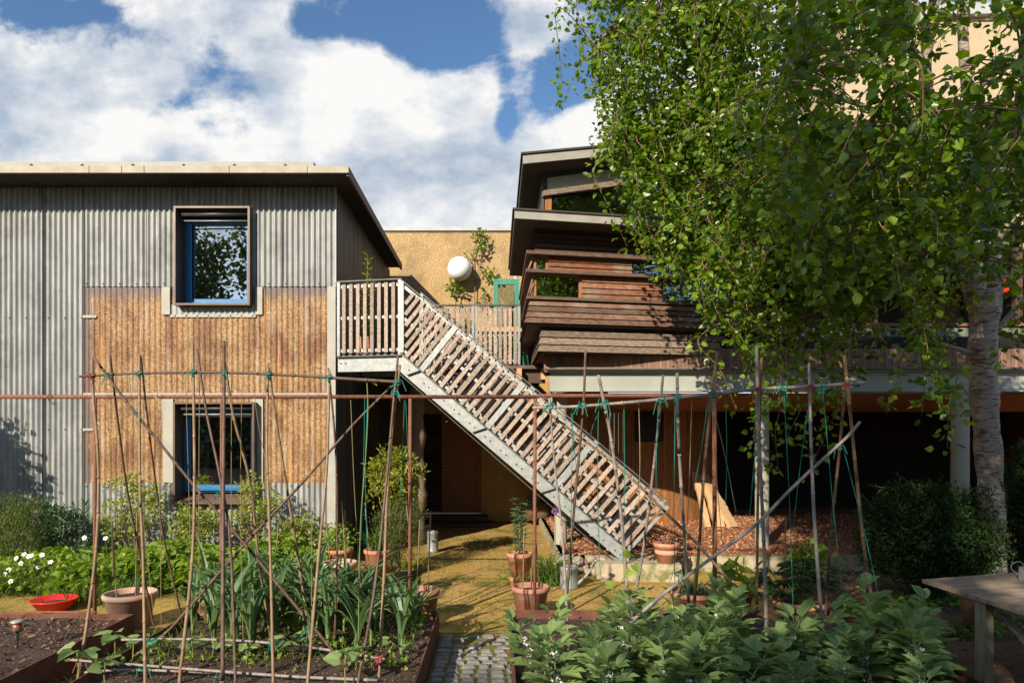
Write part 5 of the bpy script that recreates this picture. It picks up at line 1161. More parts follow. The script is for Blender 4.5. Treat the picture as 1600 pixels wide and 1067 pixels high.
# seedlings along the low canes
def seedling():
    t = thing('bean_seedling', 'young climbing bean with a few heart shaped leaves in the left bed', 'seedling', (0,0,0), 'bean seedlings in the left bed'); m = MB()
    m2 = MB(); m2.tube([(0,0,0),(.01,0,.09),(0,.0,.17)], .004, 5); m2.build('stem', M['stem'], t)
    a = RNG.uniform(0,6.28,6); pp = np.array([[0,0,rnd(.08,.19)] for _ in a]); dr = np.stack([np.cos(a),np.sin(a),RNG.uniform(-.4,.3,6)],1); leaves(m, pp+dr*.03, dr, rdir(6,2.5), RNG.uniform(.07,.12,6), RNG.uniform(.06,.10,6), HEART); m.build('leaves', LM['bean'], t); return t
sp = seedling(); first = True
for (px, py, d, s_) in [(120,1062,4.95,1.6),(165,1062,4.9,1.2),(250,1015,5.5,1),(300,1018,5.5,1.05),(345,1020,5.5,.9),(385,1024,5.45,.9),(450,1028,5.45,1.2),(540,1062,4.95,1.5),(180,1015,5.6,1.2),(220,1012,5.6,1),(480,1005,5.6,1.1),(610,1035,5.6,.9),(640,1030,5.5,.8)]:
    x = (px-CX)/F*d
    if first: sp.location = (x,d,.17); sp.scale = (s_,)*3; first = False
    else: copy_thing(sp, (x,d,.17), rnd(0,6), s_)
# climbing shoot at the top of left frame
v = thing('climbing_bean', 'thin pale climbing bean vine hanging from the right end of the left cane frame', 'plant', P(573,590,5.35)); m = MB(); q = cat_rom([P(573,592,5.33),P(575,640,5.34),P(571,720,5.36),P(563,830,5.4),P(560,1000,5.5)],6)
m.tube(q, .0045, 5); m.build('vine', M['stem'], v); m = MB(); pp = [P(571,594,5.33),P(577,593,5.33),P(568,597,5.33),P(580,597,5.33)]
leaves(m, [tuple(p) for p in pp], [(-1,0,-.2),(1,0,-.2),(-.9,0,.2),(.9,-.2,-.5)], [(0,-.4,1)]*4, .06, .03, OV); m.build('leaves', LM['bush'], v)
# --- broad beans
def bean_proto(i):
    t = thing('broad_bean', 'x', 'broad bean plant', (0,0,0)); m = MB(); s_ = MB(); H = .52
    for st in range(2+i % 2):
        a0 = rnd(0,6.28); ln_ = rnd(.06,.2); lean = Vector((math.cos(a0)*ln_, math.sin(a0)*ln_, 0)); base = Vector((math.cos(a0)*.03, math.sin(a0)*.03, 0)); h = H*rnd(.62,1.15)
        q = cat_rom([base, base+lean*.4+Vector((0,0,h*.5)), base+lean+Vector((0,0,h))],5); s_.tube(q, [.008-.0004*j for j in range(len(q))], 6)
        nn = 9; ph = rnd(0,6)
        for k in range(nn):
            f = .22+.78*k/(nn-1); p = q[min(len(q)-1, int(f*(len(q)-1)))]; ph += math.pi+rnd(-.5,.5)
            up = .25+.9*f**3; Lp_ = .085*(1.15-.6*f**4)
            ax = Vector((math.cos(ph), math.sin(ph), up)).normalized(); 
            s_.tube([p, p+ax*Lp_*1.1], .0025, 4)
            for e, off in ((.35,1.1),(-.45,1.05),(1,.55),(-1,.55))[:(4 if f < .85 else 3)]:
                dd = (ax+Vector((-math.sin(ph),math.cos(ph),0))*e*1.1+Vector((0,0,rnd(-.2,.15)))).normalized()
                leaves(m, [tuple(p+ax*Lp_*off)], [tuple(dd)], [tuple(Vector((-.3*math.cos(ph),-.3*math.sin(ph),1)))], rnd(.12,.165)*(1.12-.3*f), rnd(.07,.095)*(1.1-.25*f), OV2)
            if .3 < f < .8 and RNG.random() < .65:
                fl = MB()
                for z in range(3):
                    c = p+Vector((rnd(-.025,.025),rnd(-.025,.025),rnd(0,.03))); leaves(fl, [tuple(c)]*2, rdir(2,.3), rdir(2,.2), .028, .018, OV); fl.sphere(c+Vector((0,-.008,0)), .0045, 5, 1)
                fl.build('blossom', [M['white'], M['ink']], t)
    m.build('leaves', LM['bean'], t); s_.build('stems', M['stem'], t)
    return t
bp_ = [bean_proto(i) for i in range(6)]; j = 0
bsp = []
for y, x0_, x1_, st_ in ((4.3,.75,3.0,.38),(4.7,.45,3.3,.37),(5.1,.35,3.4,.38),(5.55,1.15,3.3,.36),(6.0,.9,3.25,.38),(6.4,.6,3.2,.40)):
    x = x0_
    while x < x1_:
        if not ((x < 1.0 and 5.2 < y < 6.0 and RNG.random() < .5) or (.395 < x/y < .50 and y > 5.2) or (x > 2.7 and y > 5.3) or (x < .62 and y > 5.35)): bsp.append((x+rnd(-.05,.05), y+rnd(-.06,.06)))
        x += st_
for j, (x, y) in enumerate(bsp):
    s_ = rnd(.78,1.18)*(.74 if y > 5.7 else 1.0)*(.95 if y < 4.6 else 1); 
    if x < .9: s_ *= .85
    if y > 6.2: s_ *= .62
    if j < 6: o_ = bp_[j]; o_.location = (x,y,.17); o_.rotation_euler = (0,0,rnd(0,6.28)); o_.scale = (s_,)*3
    else: o_ = copy_thing(bp_[j % 6], (x,y,.17), rnd(0,6.28), s_)
    o_['label'] = 'broad bean plant with oval grey green leaves in the right raised bed'; o_['group'] = 'broad beans in the right bed'
# --- potted plants
def potted(key, name, label, cat, fn, mt, extra=None):
    c, R, H = POT[key]; base = Vector((c.x, c.y, c.z+H-.05)); t = thing(name, label, cat, base); m = MB(); fn(m, base, R); m.build('leaves', mt, t); return t, base
def straps(n, L, w, up=(1.0,1.5), curl=(.8,2.2)):
    def f(m, b, R):
        for _ in range(n): strap(m, (b.x+rnd(-.5,.5)*R, b.y+rnd(-.5,.5)*R, b.z), rnd(0,6.28), rnd(.6,1.1)*L, w, rnd(*up), rnd(*curl), 6)
    return f
def fuzz(n, rad, L, W, h, tpl=OV): return lambda m, b, R: leafball(m, b+Vector((0,0,h)), rad, n, L, W, tpl, .1)
potted('back', 'herb_plant', 'bushy bright green herb in the pot behind the tall pale pot', 'herb', fuzz(420, (.26,.24,.24), .05, .035, .16), LM['border'])
potted('back2', 'grassy_plant', 'bright grassy tufted plant in the orange pot beside the yellow shrub', 'plant', straps(120, .42, .013), LM['grass'])
potted('black', 'striped_plant', 'pale yellow striped strappy plant in the black plastic pot', 'plant', straps(34, .30, .022, (.7,1.4)), LM['bush'])
potted('small', 'strappy_plant', 'grey green strappy plant in the small pale clay pot', 'plant', straps(34, .30, .018), LM['leek'])
potted('tiny', 'small_fern', 'small tuft of leaves in the tiny pot under the spurge', 'plant', fuzz(120, (.2,.14,.09), .045, .02, .03), LM['border'])
potted('wide', 'bulb_plant', 'thin strappy bulb leaves in the wide weathered pot', 'plant', straps(30, .28, .018, (.6,1.4)), LM['dark'])
potted('plinth', 'dry_sedum', 'brownish rosettes of a dry succulent in the banded pot on the plinth', 'succulent', fuzz(150, (.14,.12,.09), .05, .025, .05), mat('brown_rosette_leaf', (.22,.10,.06), (.32,.18,.10), island=.3))
potted('behind', 'hollyhock', 'large round soft leaves in the half hidden pot left of the largest pot', 'plant', lambda m, b, R: leafball(m, b+Vector((0,0,.16)), (.26,.2,.2), 60, .13, .12, HEART, .2), LM['border'])
# spurge: column of whorled leaves
c, R, H = POT['euph']; t = thing('tall_spurge', 'tall spurge with a column of narrow blue green leaves in the path side pot', 'plant', (c.x,c.y,c.z+H-.05)); b = Vector((c.x,c.y,c.z+H-.05)); m = MB()
MB().tube([b, b+Vector((.01,0,.5)), b+Vector((0,0,.66))], .010, 6).build('stem', M['stem'], t)
n_ = 120; z = np.linspace(.03,.62,n_); a = np.arange(n_)*2.4; pp = np.stack([b.x+.01*np.cos(a), b.y+.01*np.sin(a), b.z+z],1); dr = np.stack([np.cos(a),np.sin(a),-.6+z*1.6],1)+RNG.normal(0,.22,(n_,3)); leaves(m, pp, dr, [(0,0,1.)]*n_, .08+.10*z, .012+.022*z, OV)
for k in range(6):
    a = k*1.05; q = b+Vector((.10*math.cos(a), .10*math.sin(a), .66+rnd(0,.10))); aa = RNG.uniform(0,6.28,10); leaves(m, [tuple(q)]*10, np.stack([np.cos(aa),np.sin(aa),np.full(10,.4)],1), [(0,0,1.)]*10, .07, .025, OV); 
m.build('leaves', LM['glauc'], t)
# divided-leaf plant in the largest pot
c, R, H = POT['big']; b = Vector((c.x,c.y,c.z+H-.05)); t = thing('divided_leaf_plant', 'dark green plant with finger like divided leaves in the largest terracotta pot', 'plant', b); m = MB(); s_ = MB()
for k in range(44):
    a = rnd(0,6.28); r = rnd(.05,.42); q = b+Vector((math.cos(a)*r, math.sin(a)*r*.8, rnd(.12,.42)*(1.15-r*.7))); s_.tube([b, q], .004, 4); n_ = 8; aa = np.linspace(-1.5,1.5,n_)+a
    leaves(m, [tuple(q)]*n_, np.stack([np.cos(aa),np.sin(aa),RNG.uniform(-.45,.1,n_)],1), rdir(n_,2.5), RNG.uniform(.09,.15,n_), .032, OV)
m.build('leaves', LM['dark'], t); s_.build('stalks', M['stem'], t)
q = P(1262,850,8.2); bush('shade_plant', 'small leafy plant growing at the edge of the bark behind the largest pot', 'plant', (q.x,8.2,0), (.26,.2,.22), 26, 14, .10, .07, .045, LM['border'], OV, .48, sk=8)
# day lily clump near stairs
q = P(862,915,9.15); t = thing('day_lily', 'arching strappy green clump between the spurge pot and the watering can', 'plant', (q.x,9.15,0)); m = MB()
for k in range(120): strap(m, (q.x+rnd(-.18,.16), 9.15+rnd(-.12,.12), 0), rnd(0,6.28), rnd(.35,.62), .02, rnd(1.0,1.5), rnd(1.2,2.4), 7)
m.build('leaves', LM['grass'], t)
al = thing('purple_allium', 'single round purple allium head standing before the stair column', 'flower', P(869,915,8.9)); al.location.z = 0
c = P(867,799,8.9); MB().tube([c, Vector((c.x+.02,8.9,0))], .005, 5).build('stalk', M['stem'], al); m = MB(); n_ = 130; d = rdir(n_); leaves(m, np.array(tuple(c))+d*.015, d, rdir(n_), .034, .012, OV); m.build('flower_head', M['purple'], al)
# small climber with twining leaves near (990,870)
t = thing('twining_vine', 'thin vine with a few big round leaves in front of the stair foot', 'plant', P(960,985,5.9)); m = MB(); s_ = MB()
q = cat_rom([P(962,1010,5.9),P(958,940,5.9),P(975,900,5.85),P(990,870,5.8),P(968,855,5.8)],6); s_.tube(q, .003, 4); s_.build('vine', M['stem'], t)
pp = [P(975,862,5.8),P(990,882,5.8),P(985,890,5.82),P(958,915,5.9)]; leaves(m, [tuple(p) for p in pp], [(.7,0,-.6),(.6,-.3,-.8),(-.5,-.3,-.6),(-.6,0,.3)], [(0,-1,.5)]*4, .085, .075, HEART); m.build('leaves', LM['border'], t)
# plant pot on stair landing
lp = Ls(-.70,.35,ZS); po = thing('landing_pot', 'dark pot on the stair landing behind the slatted railing', 'plant pot', lp); MB().lathe([(0,0),(.10,0),(.13,.3),(.115,.3),(.09,.02)], lp, 24).build('pot_wall', M['terradk'], po, smooth=True)
t = thing('landing_lily', 'tall lily stem with narrow bright green leaves rising above the stair landing railing', 'plant', lp+Vector((0,0,.27))); b = lp+Vector((0,0,.27)); m = MB()
for (dx, hh) in ((0,1.32),(.06,.9),(-.07,.8)):
    q = cat_rom([b, b+Vector((dx*.6,0,hh*.5)), b+Vector((dx+.02,0,hh))],8); 
    m2 = MB(); m2.tube(q, .006, 5); m2.build('stem', M['stem'], t)
    n_ = int(hh*46); f = np.linspace(.12,1,n_); a = np.arange(n_)*2.4; pts_ = np.array([tuple(q[min(len(q)-1,int(x*(len(q)-1)))]) for x in f]); leaves(m, pts_, np.stack([np.cos(a),np.sin(a),np.full(n_,.7)],1), [(0,0,1.)]*n_, .12, .022, OV)
m.build('leaves', LM['bush'], t)
# wall climber
cl = thing('wall_climber', 'climbing plant trained up the ochre wall to the right of the globe lamp', 'climber', P(742,560,15.9)); yw = 15.9
s_ = MB(); s_.tube(cat_rom([P(742,565,yw),P(741,500,yw),P(742,440,yw),P(738,405,yw),P(748,370,yw),P(752,355,yw)],4), .012, 5); s_.tube(cat_rom([P(742,440,yw),P(755,425,yw),P(764,428,yw)],4), .008, 5); s_.build('stem', M['twig'], cl)
m = MB()
for (px, py, rx, rz, n_) in [(752,372,.20,.26,80),(748,395,.10,.12,18),(734,402,.12,.10,16),(763,428,.20,.12,40),(768,438,.12,.08,14),(755,460,.08,.2,14),(752,472,.1,.08,10)]:
    c = P(px,py,yw-.12); leafball(m, c, (rx,.09,rz), n_, .10, .05, OV, .1)
m.build('leaves', LM['birch'], cl)
q = P(713,452,yw-.12); t = thing('wall_shrub_sprig', 'leafy sprig growing just below the globe lamp', 'climber', P(713,560,yw)); m = MB(); leafball(m, q, (.24,.1,.2), 80, .10, .055, OV, .1); m.build('leaves', LM['birch'], t)
s_ = MB(); s_.tube(cat_rom([P(708,565,yw),P(711,500,yw),q],4), .01, 5); s_.build('stem', M['twig'], t)
for i, (px, lb) in enumerate([(690,'leafy shrub on the terrace behind the left railing panel'),(722,'leafy shrub with yellow tinged leaves behind the railing post'),(785,'dark leafed shrub behind the green glazed door')]):
    d = 14.8 if i < 2 else 15.5; q = P(px,565,d); bush('terrace_shrub', lb, 'shrub', (q.x,d,ZD), (.40,.3,.55), 90, 14, .15, .10, .06, LM['rose'] if i < 2 else LM['dark'], OV, .62, 'shrubs on the upper terrace')
rf = thing('red_flower', 'single red flower above the terrace bench beside the green door', 'flower', P(775,520,13.3)); c = P(775,511,13.2); m = MB(); m.sphere(c, .055, 8, sq=(1,1,.8)); m.build('flower_head', M['redp'], rf); MB().tube([c, P(775,530,13.3)], .005, 5).build('stalk', M['stem'], rf)
# ivy patch front right
m = MB(); n_ = 1500; x = RNG.uniform(3.9,5.9,n_); y = RNG.uniform(6.7,8.4,n_); kk = (np.sin(x*4+y*3)+np.sin(y*5.3-x*2)+RNG.normal(0,.6,n_)) > -.1; x, y = x[kk], y[kk]
pp = np.stack([x,y,RNG.uniform(.02,.09,len(x))],1); leaves(m, pp, rdir(len(x),-.2)*np.array([1,1,.4]), rdir(len(x),2.5), RNG.uniform(.04,.07,len(x)), RNG.uniform(.035,.06,len(x)), HEART)
tag(m.build('ground_ivy', LM['ivy']), kind='stuff')
m = MB(); n_ = 700; x = RNG.uniform(1.1,7,n_); y = RNG.uniform(9.85,10.15,n_); leaves(m, np.stack([x,y,RNG.uniform(0,.04,n_)],1), rdir(n_), rdir(n_,2), .03, .02, HEART); 
for i in range(500):
    strap(m, (rnd(.9,3.4), rnd(6.87,7.05), 0), rnd(0,6.28), rnd(.06,.2), .006, rnd(.8,1.5), 1.2, 4)
for i in range(300): strap(m, (rnd(-3.4,-3.1), rnd(4.5,6.8), 0), rnd(0,6.28), rnd(.06,.2), .008, rnd(.8,1.5), 1.2, 4)
tag(m.build('kerb_weeds', LM['ivy']), kind='stuff')
# red geraniums on balcony (seen through birch)
for i, (px, py, d, lb) in enumerate([(1566,440,11.2,'red flowers on the balcony just right of the birch trunk'),(1431,432,11.2,'red flowers on the balcony seen through birch leaves left of the trunk'),(1286,392,11.2,'red flowers glimpsed through birch leaves far left of the trunk')]):
    c = P(px,py,d); t = thing('red_flowers', lb, 'flowers', (c.x,d,c.z-.3), 'red flowers hung on the balcony'); m = MB()
    for k in range(26 if i == 0 else 8): m.sphere(c+Vector((rnd(-.06,.06), rnd(-.05,.05), rnd(-.32,.25) if i == 0 else rnd(-.07,.07))), rnd(.025,.045), 6)
    m.build('flower_heads', M['redp'], t); MB().tube([c+Vector((0,.06,-.6)), c+Vector((0,.06,.2))], .01, 5).build('stem', M['stem'], t)

bush('elder_bush', 'large elder bush just outside the left edge whose shade falls on the steel wall', 'bush', (-9.35,8.7,0), (1.25,1.0,1.75), 420, 26, .3, .12, .07, LM['rose'], OV, 1.75, sk=14)

m = MB(); n_ = 1300; x = RNG.uniform(-2.95,-.65,n_); y = RNG.uniform(5.2,6.8,n_); kk = (np.sin(x*7+y*5)+np.sin(y*9-x*4)+RNG.normal(0,.6,n_)) > .3; x, y = x[kk], y[kk]; n_ = len(x)
leaves(m, np.stack([x,y,RNG.uniform(.18,.26,n_)],1), rdir(n_,.4), rdir(n_,1.8), RNG.uniform(.02,.06,n_), RNG.uniform(.015,.04,n_), HEART)
for i in range(260): strap(m, (rnd(-2.95,-.65), rnd(5.4,6.8), .17), rnd(0,6.28), rnd(.08,.25), .008, rnd(.5,1.4), 1.4, 4)
tag(m.build('bed_weeds', LM['border']), kind='stuff')
# ============================================================ BIRCH
BT = thing('birch_tree', 'tall forked silver birch with weeping leafy twigs at the right', 'tree', (P(1550,905,9.0).x, 9.0, 0))
tr = MB(); limbpts = []
def limb(pix, r0, r1, mb, n=6, sides=9, rec=True, jag=0):
    q = cat_rom([P(*p) for p in pix], n); k = len(q); rad = [r0+(r1-r0)*(i/(k-1))**.8 for i in range(k)]
    if jag: rad = [r*(1+rnd(-jag,jag)) for r in rad]
    mb.tube(q, rad, sides)
    if rec:
        for i, p in enumerate(q): limbpts.append((p, rad[i]))
    return q
base = P(1552,905,9.0); base.z = 0
q = cat_rom([Vector((base.x,9,-.05)), P(1550,830,9), P(1546,730,9), P(1539,640,9), P(1535,560,9), P(1538,500,9), P(1540,455,9)], 7)
tr.tube(q, [.20 if i == 0 else (.148+.012*math.sin(i*.9)+.022*(i/len(q))+rnd(-.005,.005)) for i in range(len(q))], 16)
limb([(1533,490,9),(1515,420,9),(1500,360,8.95),(1490,300,8.9),(1470,240,8.8),(1452,170,8.6),(1446,100,8.4),(1460,0,8.2),(1472,-150,8)], .14, .05, tr, jag=.04)
limb([(1547,490,9),(1556,420,9),(1574,350,9),(1572,290,9),(1540,220,9),(1514,150,8.8),(1505,60,8.6),(1500,-120,8.5)], .13, .05, tr, jag=.04)
bt = tr.build('trunk', M['birch'], BT, smooth=True)
lb_ = MB()
LIMBS = [([(1446,100,8.4),(1380,40,8.2),(1290,-10,8),(1180,0,7.9),(1090,15,8.2),(1000,20,8.6),(925,70,8.9)],.055,.010),
 ([(1450,60,8.3),(1380,-90,8.2),(1250,-190,8.3),(1100,-210,8.5),(960,-150,8.8),(900,-60,9)],.055,.012),
 ([(1470,240,8.8),(1400,190,8.5),(1300,150,8.3),(1200,140,8.5),(1100,160,8.8),(1000,200,9)],.05,.01),
 ([(1490,300,8.9),(1420,290,8.5),(1330,270,8.1),(1230,290,8.0),(1130,300,8.3),(1040,330,8.6)],.05,.01),
 ([(1515,420,9),(1440,390,8.6),(1340,370,8.1),(1240,370,7.8),(1150,390,8)],.04,.008),
 ([(1530,555,9),(1480,540,8.9),(1440,528,8.8),(1380,513,8.6),(1330,507,8.5),(1270,500,8.4),(1222,490,8.4)],.032,.006),
 ([(1452,170,8.6),(1400,130,7.6),(1350,110,6.6),(1280,110,5.8),(1220,130,5.4)],.045,.01),
 ([(1460,0,8.2),(1440,-150,7),(1400,-260,6),(1330,-260,5.2),(1250,-180,4.8)],.045,.01),
 ([(1540,220,9),(1570,150,7.8),(1600,60,6.6),(1560,-60,5.6),(1500,-120,5)],.045,.01),
 ([(1572,290,9),(1620,220,8),(1650,180,7),(1640,150,6),(1600,120,5.2)],.04,.01),
 ([(1514,150,8.8),(1560,110,8.6),(1600,65,8.4),(1660,0,8.2)],.05,.02),
 ([(1500,360,8.95),(1450,300,8.0),(1420,250,7),(1400,230,6),(1350,230,5.2)],.035,.008),
 ([(1556,520,9),(1575,495,9),(1600,470,8.9),(1660,420,8.7)],.04,.015),
 ([(1556,420,9),(1600,360,8.4),(1640,320,7.6),(1640,300,6.6)],.035,.01),
 ([(1330,-260,5.2),(1200,-300,5.4),(1120,-250,6)],.02,.008), ([(1530,320,8.9),(1480,400,7.9),(1420,400,7),(1350,360,6.2)],.03,.008)]
for pix, a, b_ in LIMBS: limb(pix, a, b_, lb_, jag=.05)
lb_.build('branches', M['birch'], bt, smooth=True)
LP = np.array([tuple(p) for p, r in limbpts])
tw = MB(); lfpos = []; lfdir = []; lfn = []
def bound(py):   # left limit of the crown outline
    return float(np.interp(py, [-250,0,60,120,200,260,300,340,380,420,450,480,520,560,620,700], [925,925,938,938,938,946,962,978,996,1018,1048,1092,1125,1150,1160,1165]))
def strand(tip, length, leafL=.055, sp=.045, curve=.7, connect=True):
    tip = Vector(tip); d = LP-np.array(tuple(tip+Vector((0,0,length)))); dist = np.linalg.norm(d*np.array([1,1,1.2]), axis=1)+np.where(d[:,2] < -.2, 1.5, 0); i = int(np.argmin(dist)); A = Vector(LP[i])
    a = rnd(0,6.28); top = tip+Vector((math.cos(a)*curve*length, math.sin(a)*curve*length, length))
    top = top.lerp(A, .12)
    pts = [A, A.lerp(top,.5)+Vector((0,0,.12*(top-A).length)), top, top.lerp(tip,.5)+Vector((rnd(-.05,.05),rnd(-.05,.05),.04)), tip]
    q = cat_rom(pts, 6); n = len(q); tw.tube(q, [.009-.0075*(k/(n-1)) for k in range(n)], 4, cap=False)
    arr = np.array([tuple(p) for p in q[7:]]); seg = np.linalg.norm(np.diff(arr, axis=0), axis=1); cum = np.concatenate([[0], np.cumsum(seg)]); m_ = max(3, int(cum[-1]/sp)); t = np.linspace(0, cum[-1], m_)
    pos = np.stack([np.interp(t, cum, arr[:,k]) for k in range(3)], 1)
    pos = np.repeat(pos, 2, 0); k = len(pos); az = np.arange(k)*2.4+rnd(0,6); dr = np.stack([np.cos(az), np.sin(az), RNG.uniform(-1.2,.3,k)],1)+RNG.normal(0,.5,(k,3))
    lfpos.append(pos+unit(dr)*RNG.uniform(.01,.11,(k,1))); lfdir.append(dr); nn = np.stack([-np.cos(az)*.4, -np.sin(az)*.4-.25, np.full(k,.6)],1)+RNG.normal(0,.6,(k,3)); lfn.append(nn)
def fill(N, x0, x1, y0, y1, d0, d1, lo, hi, prob=None):
    c = 0; tries = 0
    while c < N and tries < N*20:
        tries += 1
        px, py, d = rnd(x0,x1), rnd(y0,y1), rnd(d0,d1)
        if px < bound(py)+rnd(-12,25): continue
        if prob and RNG.random() > prob(px,py): continue
        t = P(px,py,d)
        if t.z < .9: continue
        strand(t, rnd(lo,hi)); c += 1
# sky-hole keep-outs, in direction space near (1250,150) and (1310,130)
def holes(px, py):
    v = 1.0
    for (hx, hy, r) in ((1235,155,34),(1300,130,38),(1265,175,26),(1370,160,38),(1570,120,52),(1440,130,30),(1500,95,34),(1590,60,30)):
        if ((px-hx)/(r*1.15))**2+((py-45-hy)/(r*1.9))**2 < 1: v = .03
    if 1478 < px < 1590 and py > 385: v *= .16
    if px > 1330 and py > 500: v *= .3
    return v
fill(290, 905, 1180, -60, 330, 7.9, 9.5, .2, .55)
fill(90, 905, 1150, 100, 400, 8.2, 9.3, .3, .6)
fill(225, 1100, 1400, -80, 470, 6.8, 9.0, .25, .6, holes)
fill(135, 1350, 1660, -80, 460, 6.0, 8.6, .25, .6, holes)
fill(85, 1180, 1660, 120, 470, 4.3, 6.0, .3, .7, holes)
fill(45, 1180, 1660, -60, 260, 4.0, 5.6, .3, .7, holes)
fill(140, 1080, 1560, 380, 560, 7.0, 8.9, .25, .55, holes)
fill(110, 960, 1200, 240, 480, 7.8, 9.3, .3, .6)
fill(80, 1250, 1660, 250, 520, 5.5, 8, .3, .7, holes)
for (px, py, d) in [(872,165,8.9),(880,150,8.9),(905,90,8.9),(890,10,8.9),(915,150,9),(925,235,9.1),(980,385,8.9),(1005,372,8.9),(1035,445,8.8),(1060,470,8.7),(1105,490,8.5),(1122,520,8.4),(1150,640,8),(1165,600,8),(1173,700,7.9),(1180,655,8),(1168,560,8),(1225,690,7.6),(1240,640,7.6),(1262,740,7.4),(1255,690,7.4),(1290,640,7.4),(1216,735,7.4),(1320,620,7.4),(1340,600,7.6),(1385,640,6.5),(1440,650,6.2),(1480,700,6.0),(1475,640,6.2),(1462,600,6.4),(1500,650,6.4),(1560,560,6.8),(1590,520,7),(1385,560,7),(1275,600,7.6),(1205,600,8),(1190,580,8),(1215,560,8)]:
    strand(P(px,py,d), rnd(.5,.9))
tw.build('twigs', M['twig'], bt)
lp_ = np.concatenate(lfpos); ld = np.concatenate(lfdir); ln = np.concatenate(lfn); n = len(lp_); L = RNG.uniform(.045,.10,n)
m = MB(); leaves(m, lp_, ld, ln, L, L*RNG.uniform(.72,.86,n), OV); m.build('crown', LM['birch'], BT); print('birch leaves', n)
# ============================================================ garden trees behind the viewer: they shade the garden and show in the panes
def garden_tree(x, y, H, R, label, zlo=3, k=150, per=34, L=.30, sub=.9):
    t = thing('garden_tree', label, 'tree', (x,y,0), 'trees across the garden'); m = MB(); zc = (H+zlo)/2
    clump(m, (x,y,zc), (R,R,(H-zlo)/2-.4), k, per, sub, L, L*.7, OV); m.build('crown', LM['far'], t)
    s_ = MB(); s_.tube(cat_rom([(x,y,-.1),(x+.1,y,H*.4),(x,y,H*.85)],5), [.25-.02*i for i in range(11)], 9)
    for i in range(7):
        a = i*.9; z = zlo+(H-zlo)*.12*i; s_.tube([(x,y,z),(x+R*.6*math.cos(a),y+R*.6*math.sin(a),z+1.2)], [.09,.03], 6)
    s_.build('trunk', M['bark'], t, smooth=True)
TREES = [(-31,-25,18,3.6),(-26.8,-26,19.4,3.3),(-22.0,-25,18.6,3.8),(-17,-26,18.4,3.6),(-11.5,-25,17.6,3.6),(-6,-26,18.2,3.6),(0,-25,17.5,3.6),(8,-26,17,4.5)]
for i, (x, y, H, R) in enumerate(TREES):
    garden_tree(x, y, H, R, 'garden tree across the plot behind the viewer, counted from the left the '+['first','second','third','fourth','fifth','sixth','seventh','eighth'][i], 1.6, 300 if i == 2 else 110, 34, .34, 1.0)
garden_tree(-2.9,-6,14.6,2.2,'slim dense tree close behind the viewer that shades the birch',2.5,250,48,.17,.5)
hg = thing('reflection_hedge', 'unseen tall dark hedge added behind the viewer to darken the window reflections', 'hedge', (-8,-20,0)); m = MB(); n_ = 9000  # unseen hedge, added to keep bright sky out of the pane reflections
pp = np.stack([RNG.uniform(-45,25,n_), -20+RNG.uniform(-.6,.6,n_), RNG.uniform(0,4.6,n_)+RNG.normal(0,.2,n_)],1); leaves(m, pp, rdir(n_), rdir(n_,.3)+np.array([0,1.,0]), .34, .26, OV); m.box(-45,25,-20.3,-19.9,0,4.2,1); m.build('hedge_foliage', [LM['far'], M['dark']], hg)
# ============================================================ WORLD, SUN, CAMERA
AZ = math.radians(30); EL = math.radians(27)
w = bpy.data.worlds.new('World'); S.world = w; w.use_nodes = True; nt = w.node_tree; nt.nodes.clear(); N = nt.nodes; L = nt.links
out = N.new('ShaderNodeOutputWorld'); sky = N.new('ShaderNodeTexSky'); sky.sky_type = 'NISHITA'; sky.sun_disc = False; sky.sun_elevation = EL; sky.sun_rotation = math.pi+AZ
sky.air_density = 1.0; sky.dust_density = .4; sky.ozone_density = 2.5
bg = N.new('ShaderNodeBackground'); bg.inputs[1].default_value = SKY; hs = N.new('ShaderNodeHueSaturation'); hs.inputs['Saturation'].default_value = 1.12; L.new(sky.outputs[0], hs.inputs['Color']); L.new(hs.outputs[0], bg.inputs[0])
cb = N.new('ShaderNodeBackground'); cb.inputs[1].default_value = CLOUD
tc = N.new('ShaderNodeTexCoord'); sp = N.new('ShaderNodeSeparateXYZ'); L.new(tc.outputs['Generated'], sp.inputs[0])
def mth(op, a, b=None, c=None, cl=False):
    n = N.new('ShaderNodeMath'); n.operation = op; n.use_clamp = cl
    for i, s in enumerate((a, b, c)):
        if s is None: continue
        if isinstance(s, (int, float)): n.inputs[i].default_value = s
        else: L.new(s, n.inputs[i])
    return n.outputs[0]
ya = mth('MAXIMUM', mth('ABSOLUTE', sp.outputs[1]), .05); u = mth('DIVIDE', sp.outputs[0], ya); v = mth('DIVIDE', sp.outputs[2], ya)
cv = N.new('ShaderNodeCombineXYZ'); L.new(u, cv.inputs[0]); L.new(v, cv.inputs[1])
def nz(scale, det, rough, dist=0, off=(0,0,0), st=(1,1,1)):
    mp = N.new('ShaderNodeMapping'); mp.inputs['Location'].default_value = off; mp.inputs['Scale'].default_value = st; L.new(cv.outputs[0], mp.inputs[0])
    n = N.new('ShaderNodeTexNoise'); n.inputs['Scale'].default_value = scale; n.inputs['Detail'].default_value = det; n.inputs['Roughness'].default_value = rough; n.inputs['Distortion'].default_value = dist
    L.new(mp.outputs[0], n.inputs[0]); return n.outputs[0]
def blob(px, py, rx, ry, wt):
    a = mth('DIVIDE', mth('SUBTRACT', u, (px-CX)/F), rx/F); b = mth('DIVIDE', mth('SUBTRACT', v, (HY-py)/F), ry/F)
    e = mth('EXPONENT', mth('MULTIPLY', mth('ADD', mth('MULTIPLY', a, a), mth('MULTIPLY', b, b)), -1.0)); return mth('MULTIPLY', e, wt)
mrb = N.new('ShaderNodeMapRange'); mrb.inputs[1].default_value = .1; mrb.inputs[2].default_value = -.25; mrb.inputs[3].default_value = .62; mrb.inputs[4].default_value = .12; L.new(sp.outputs[1], mrb.inputs[0])
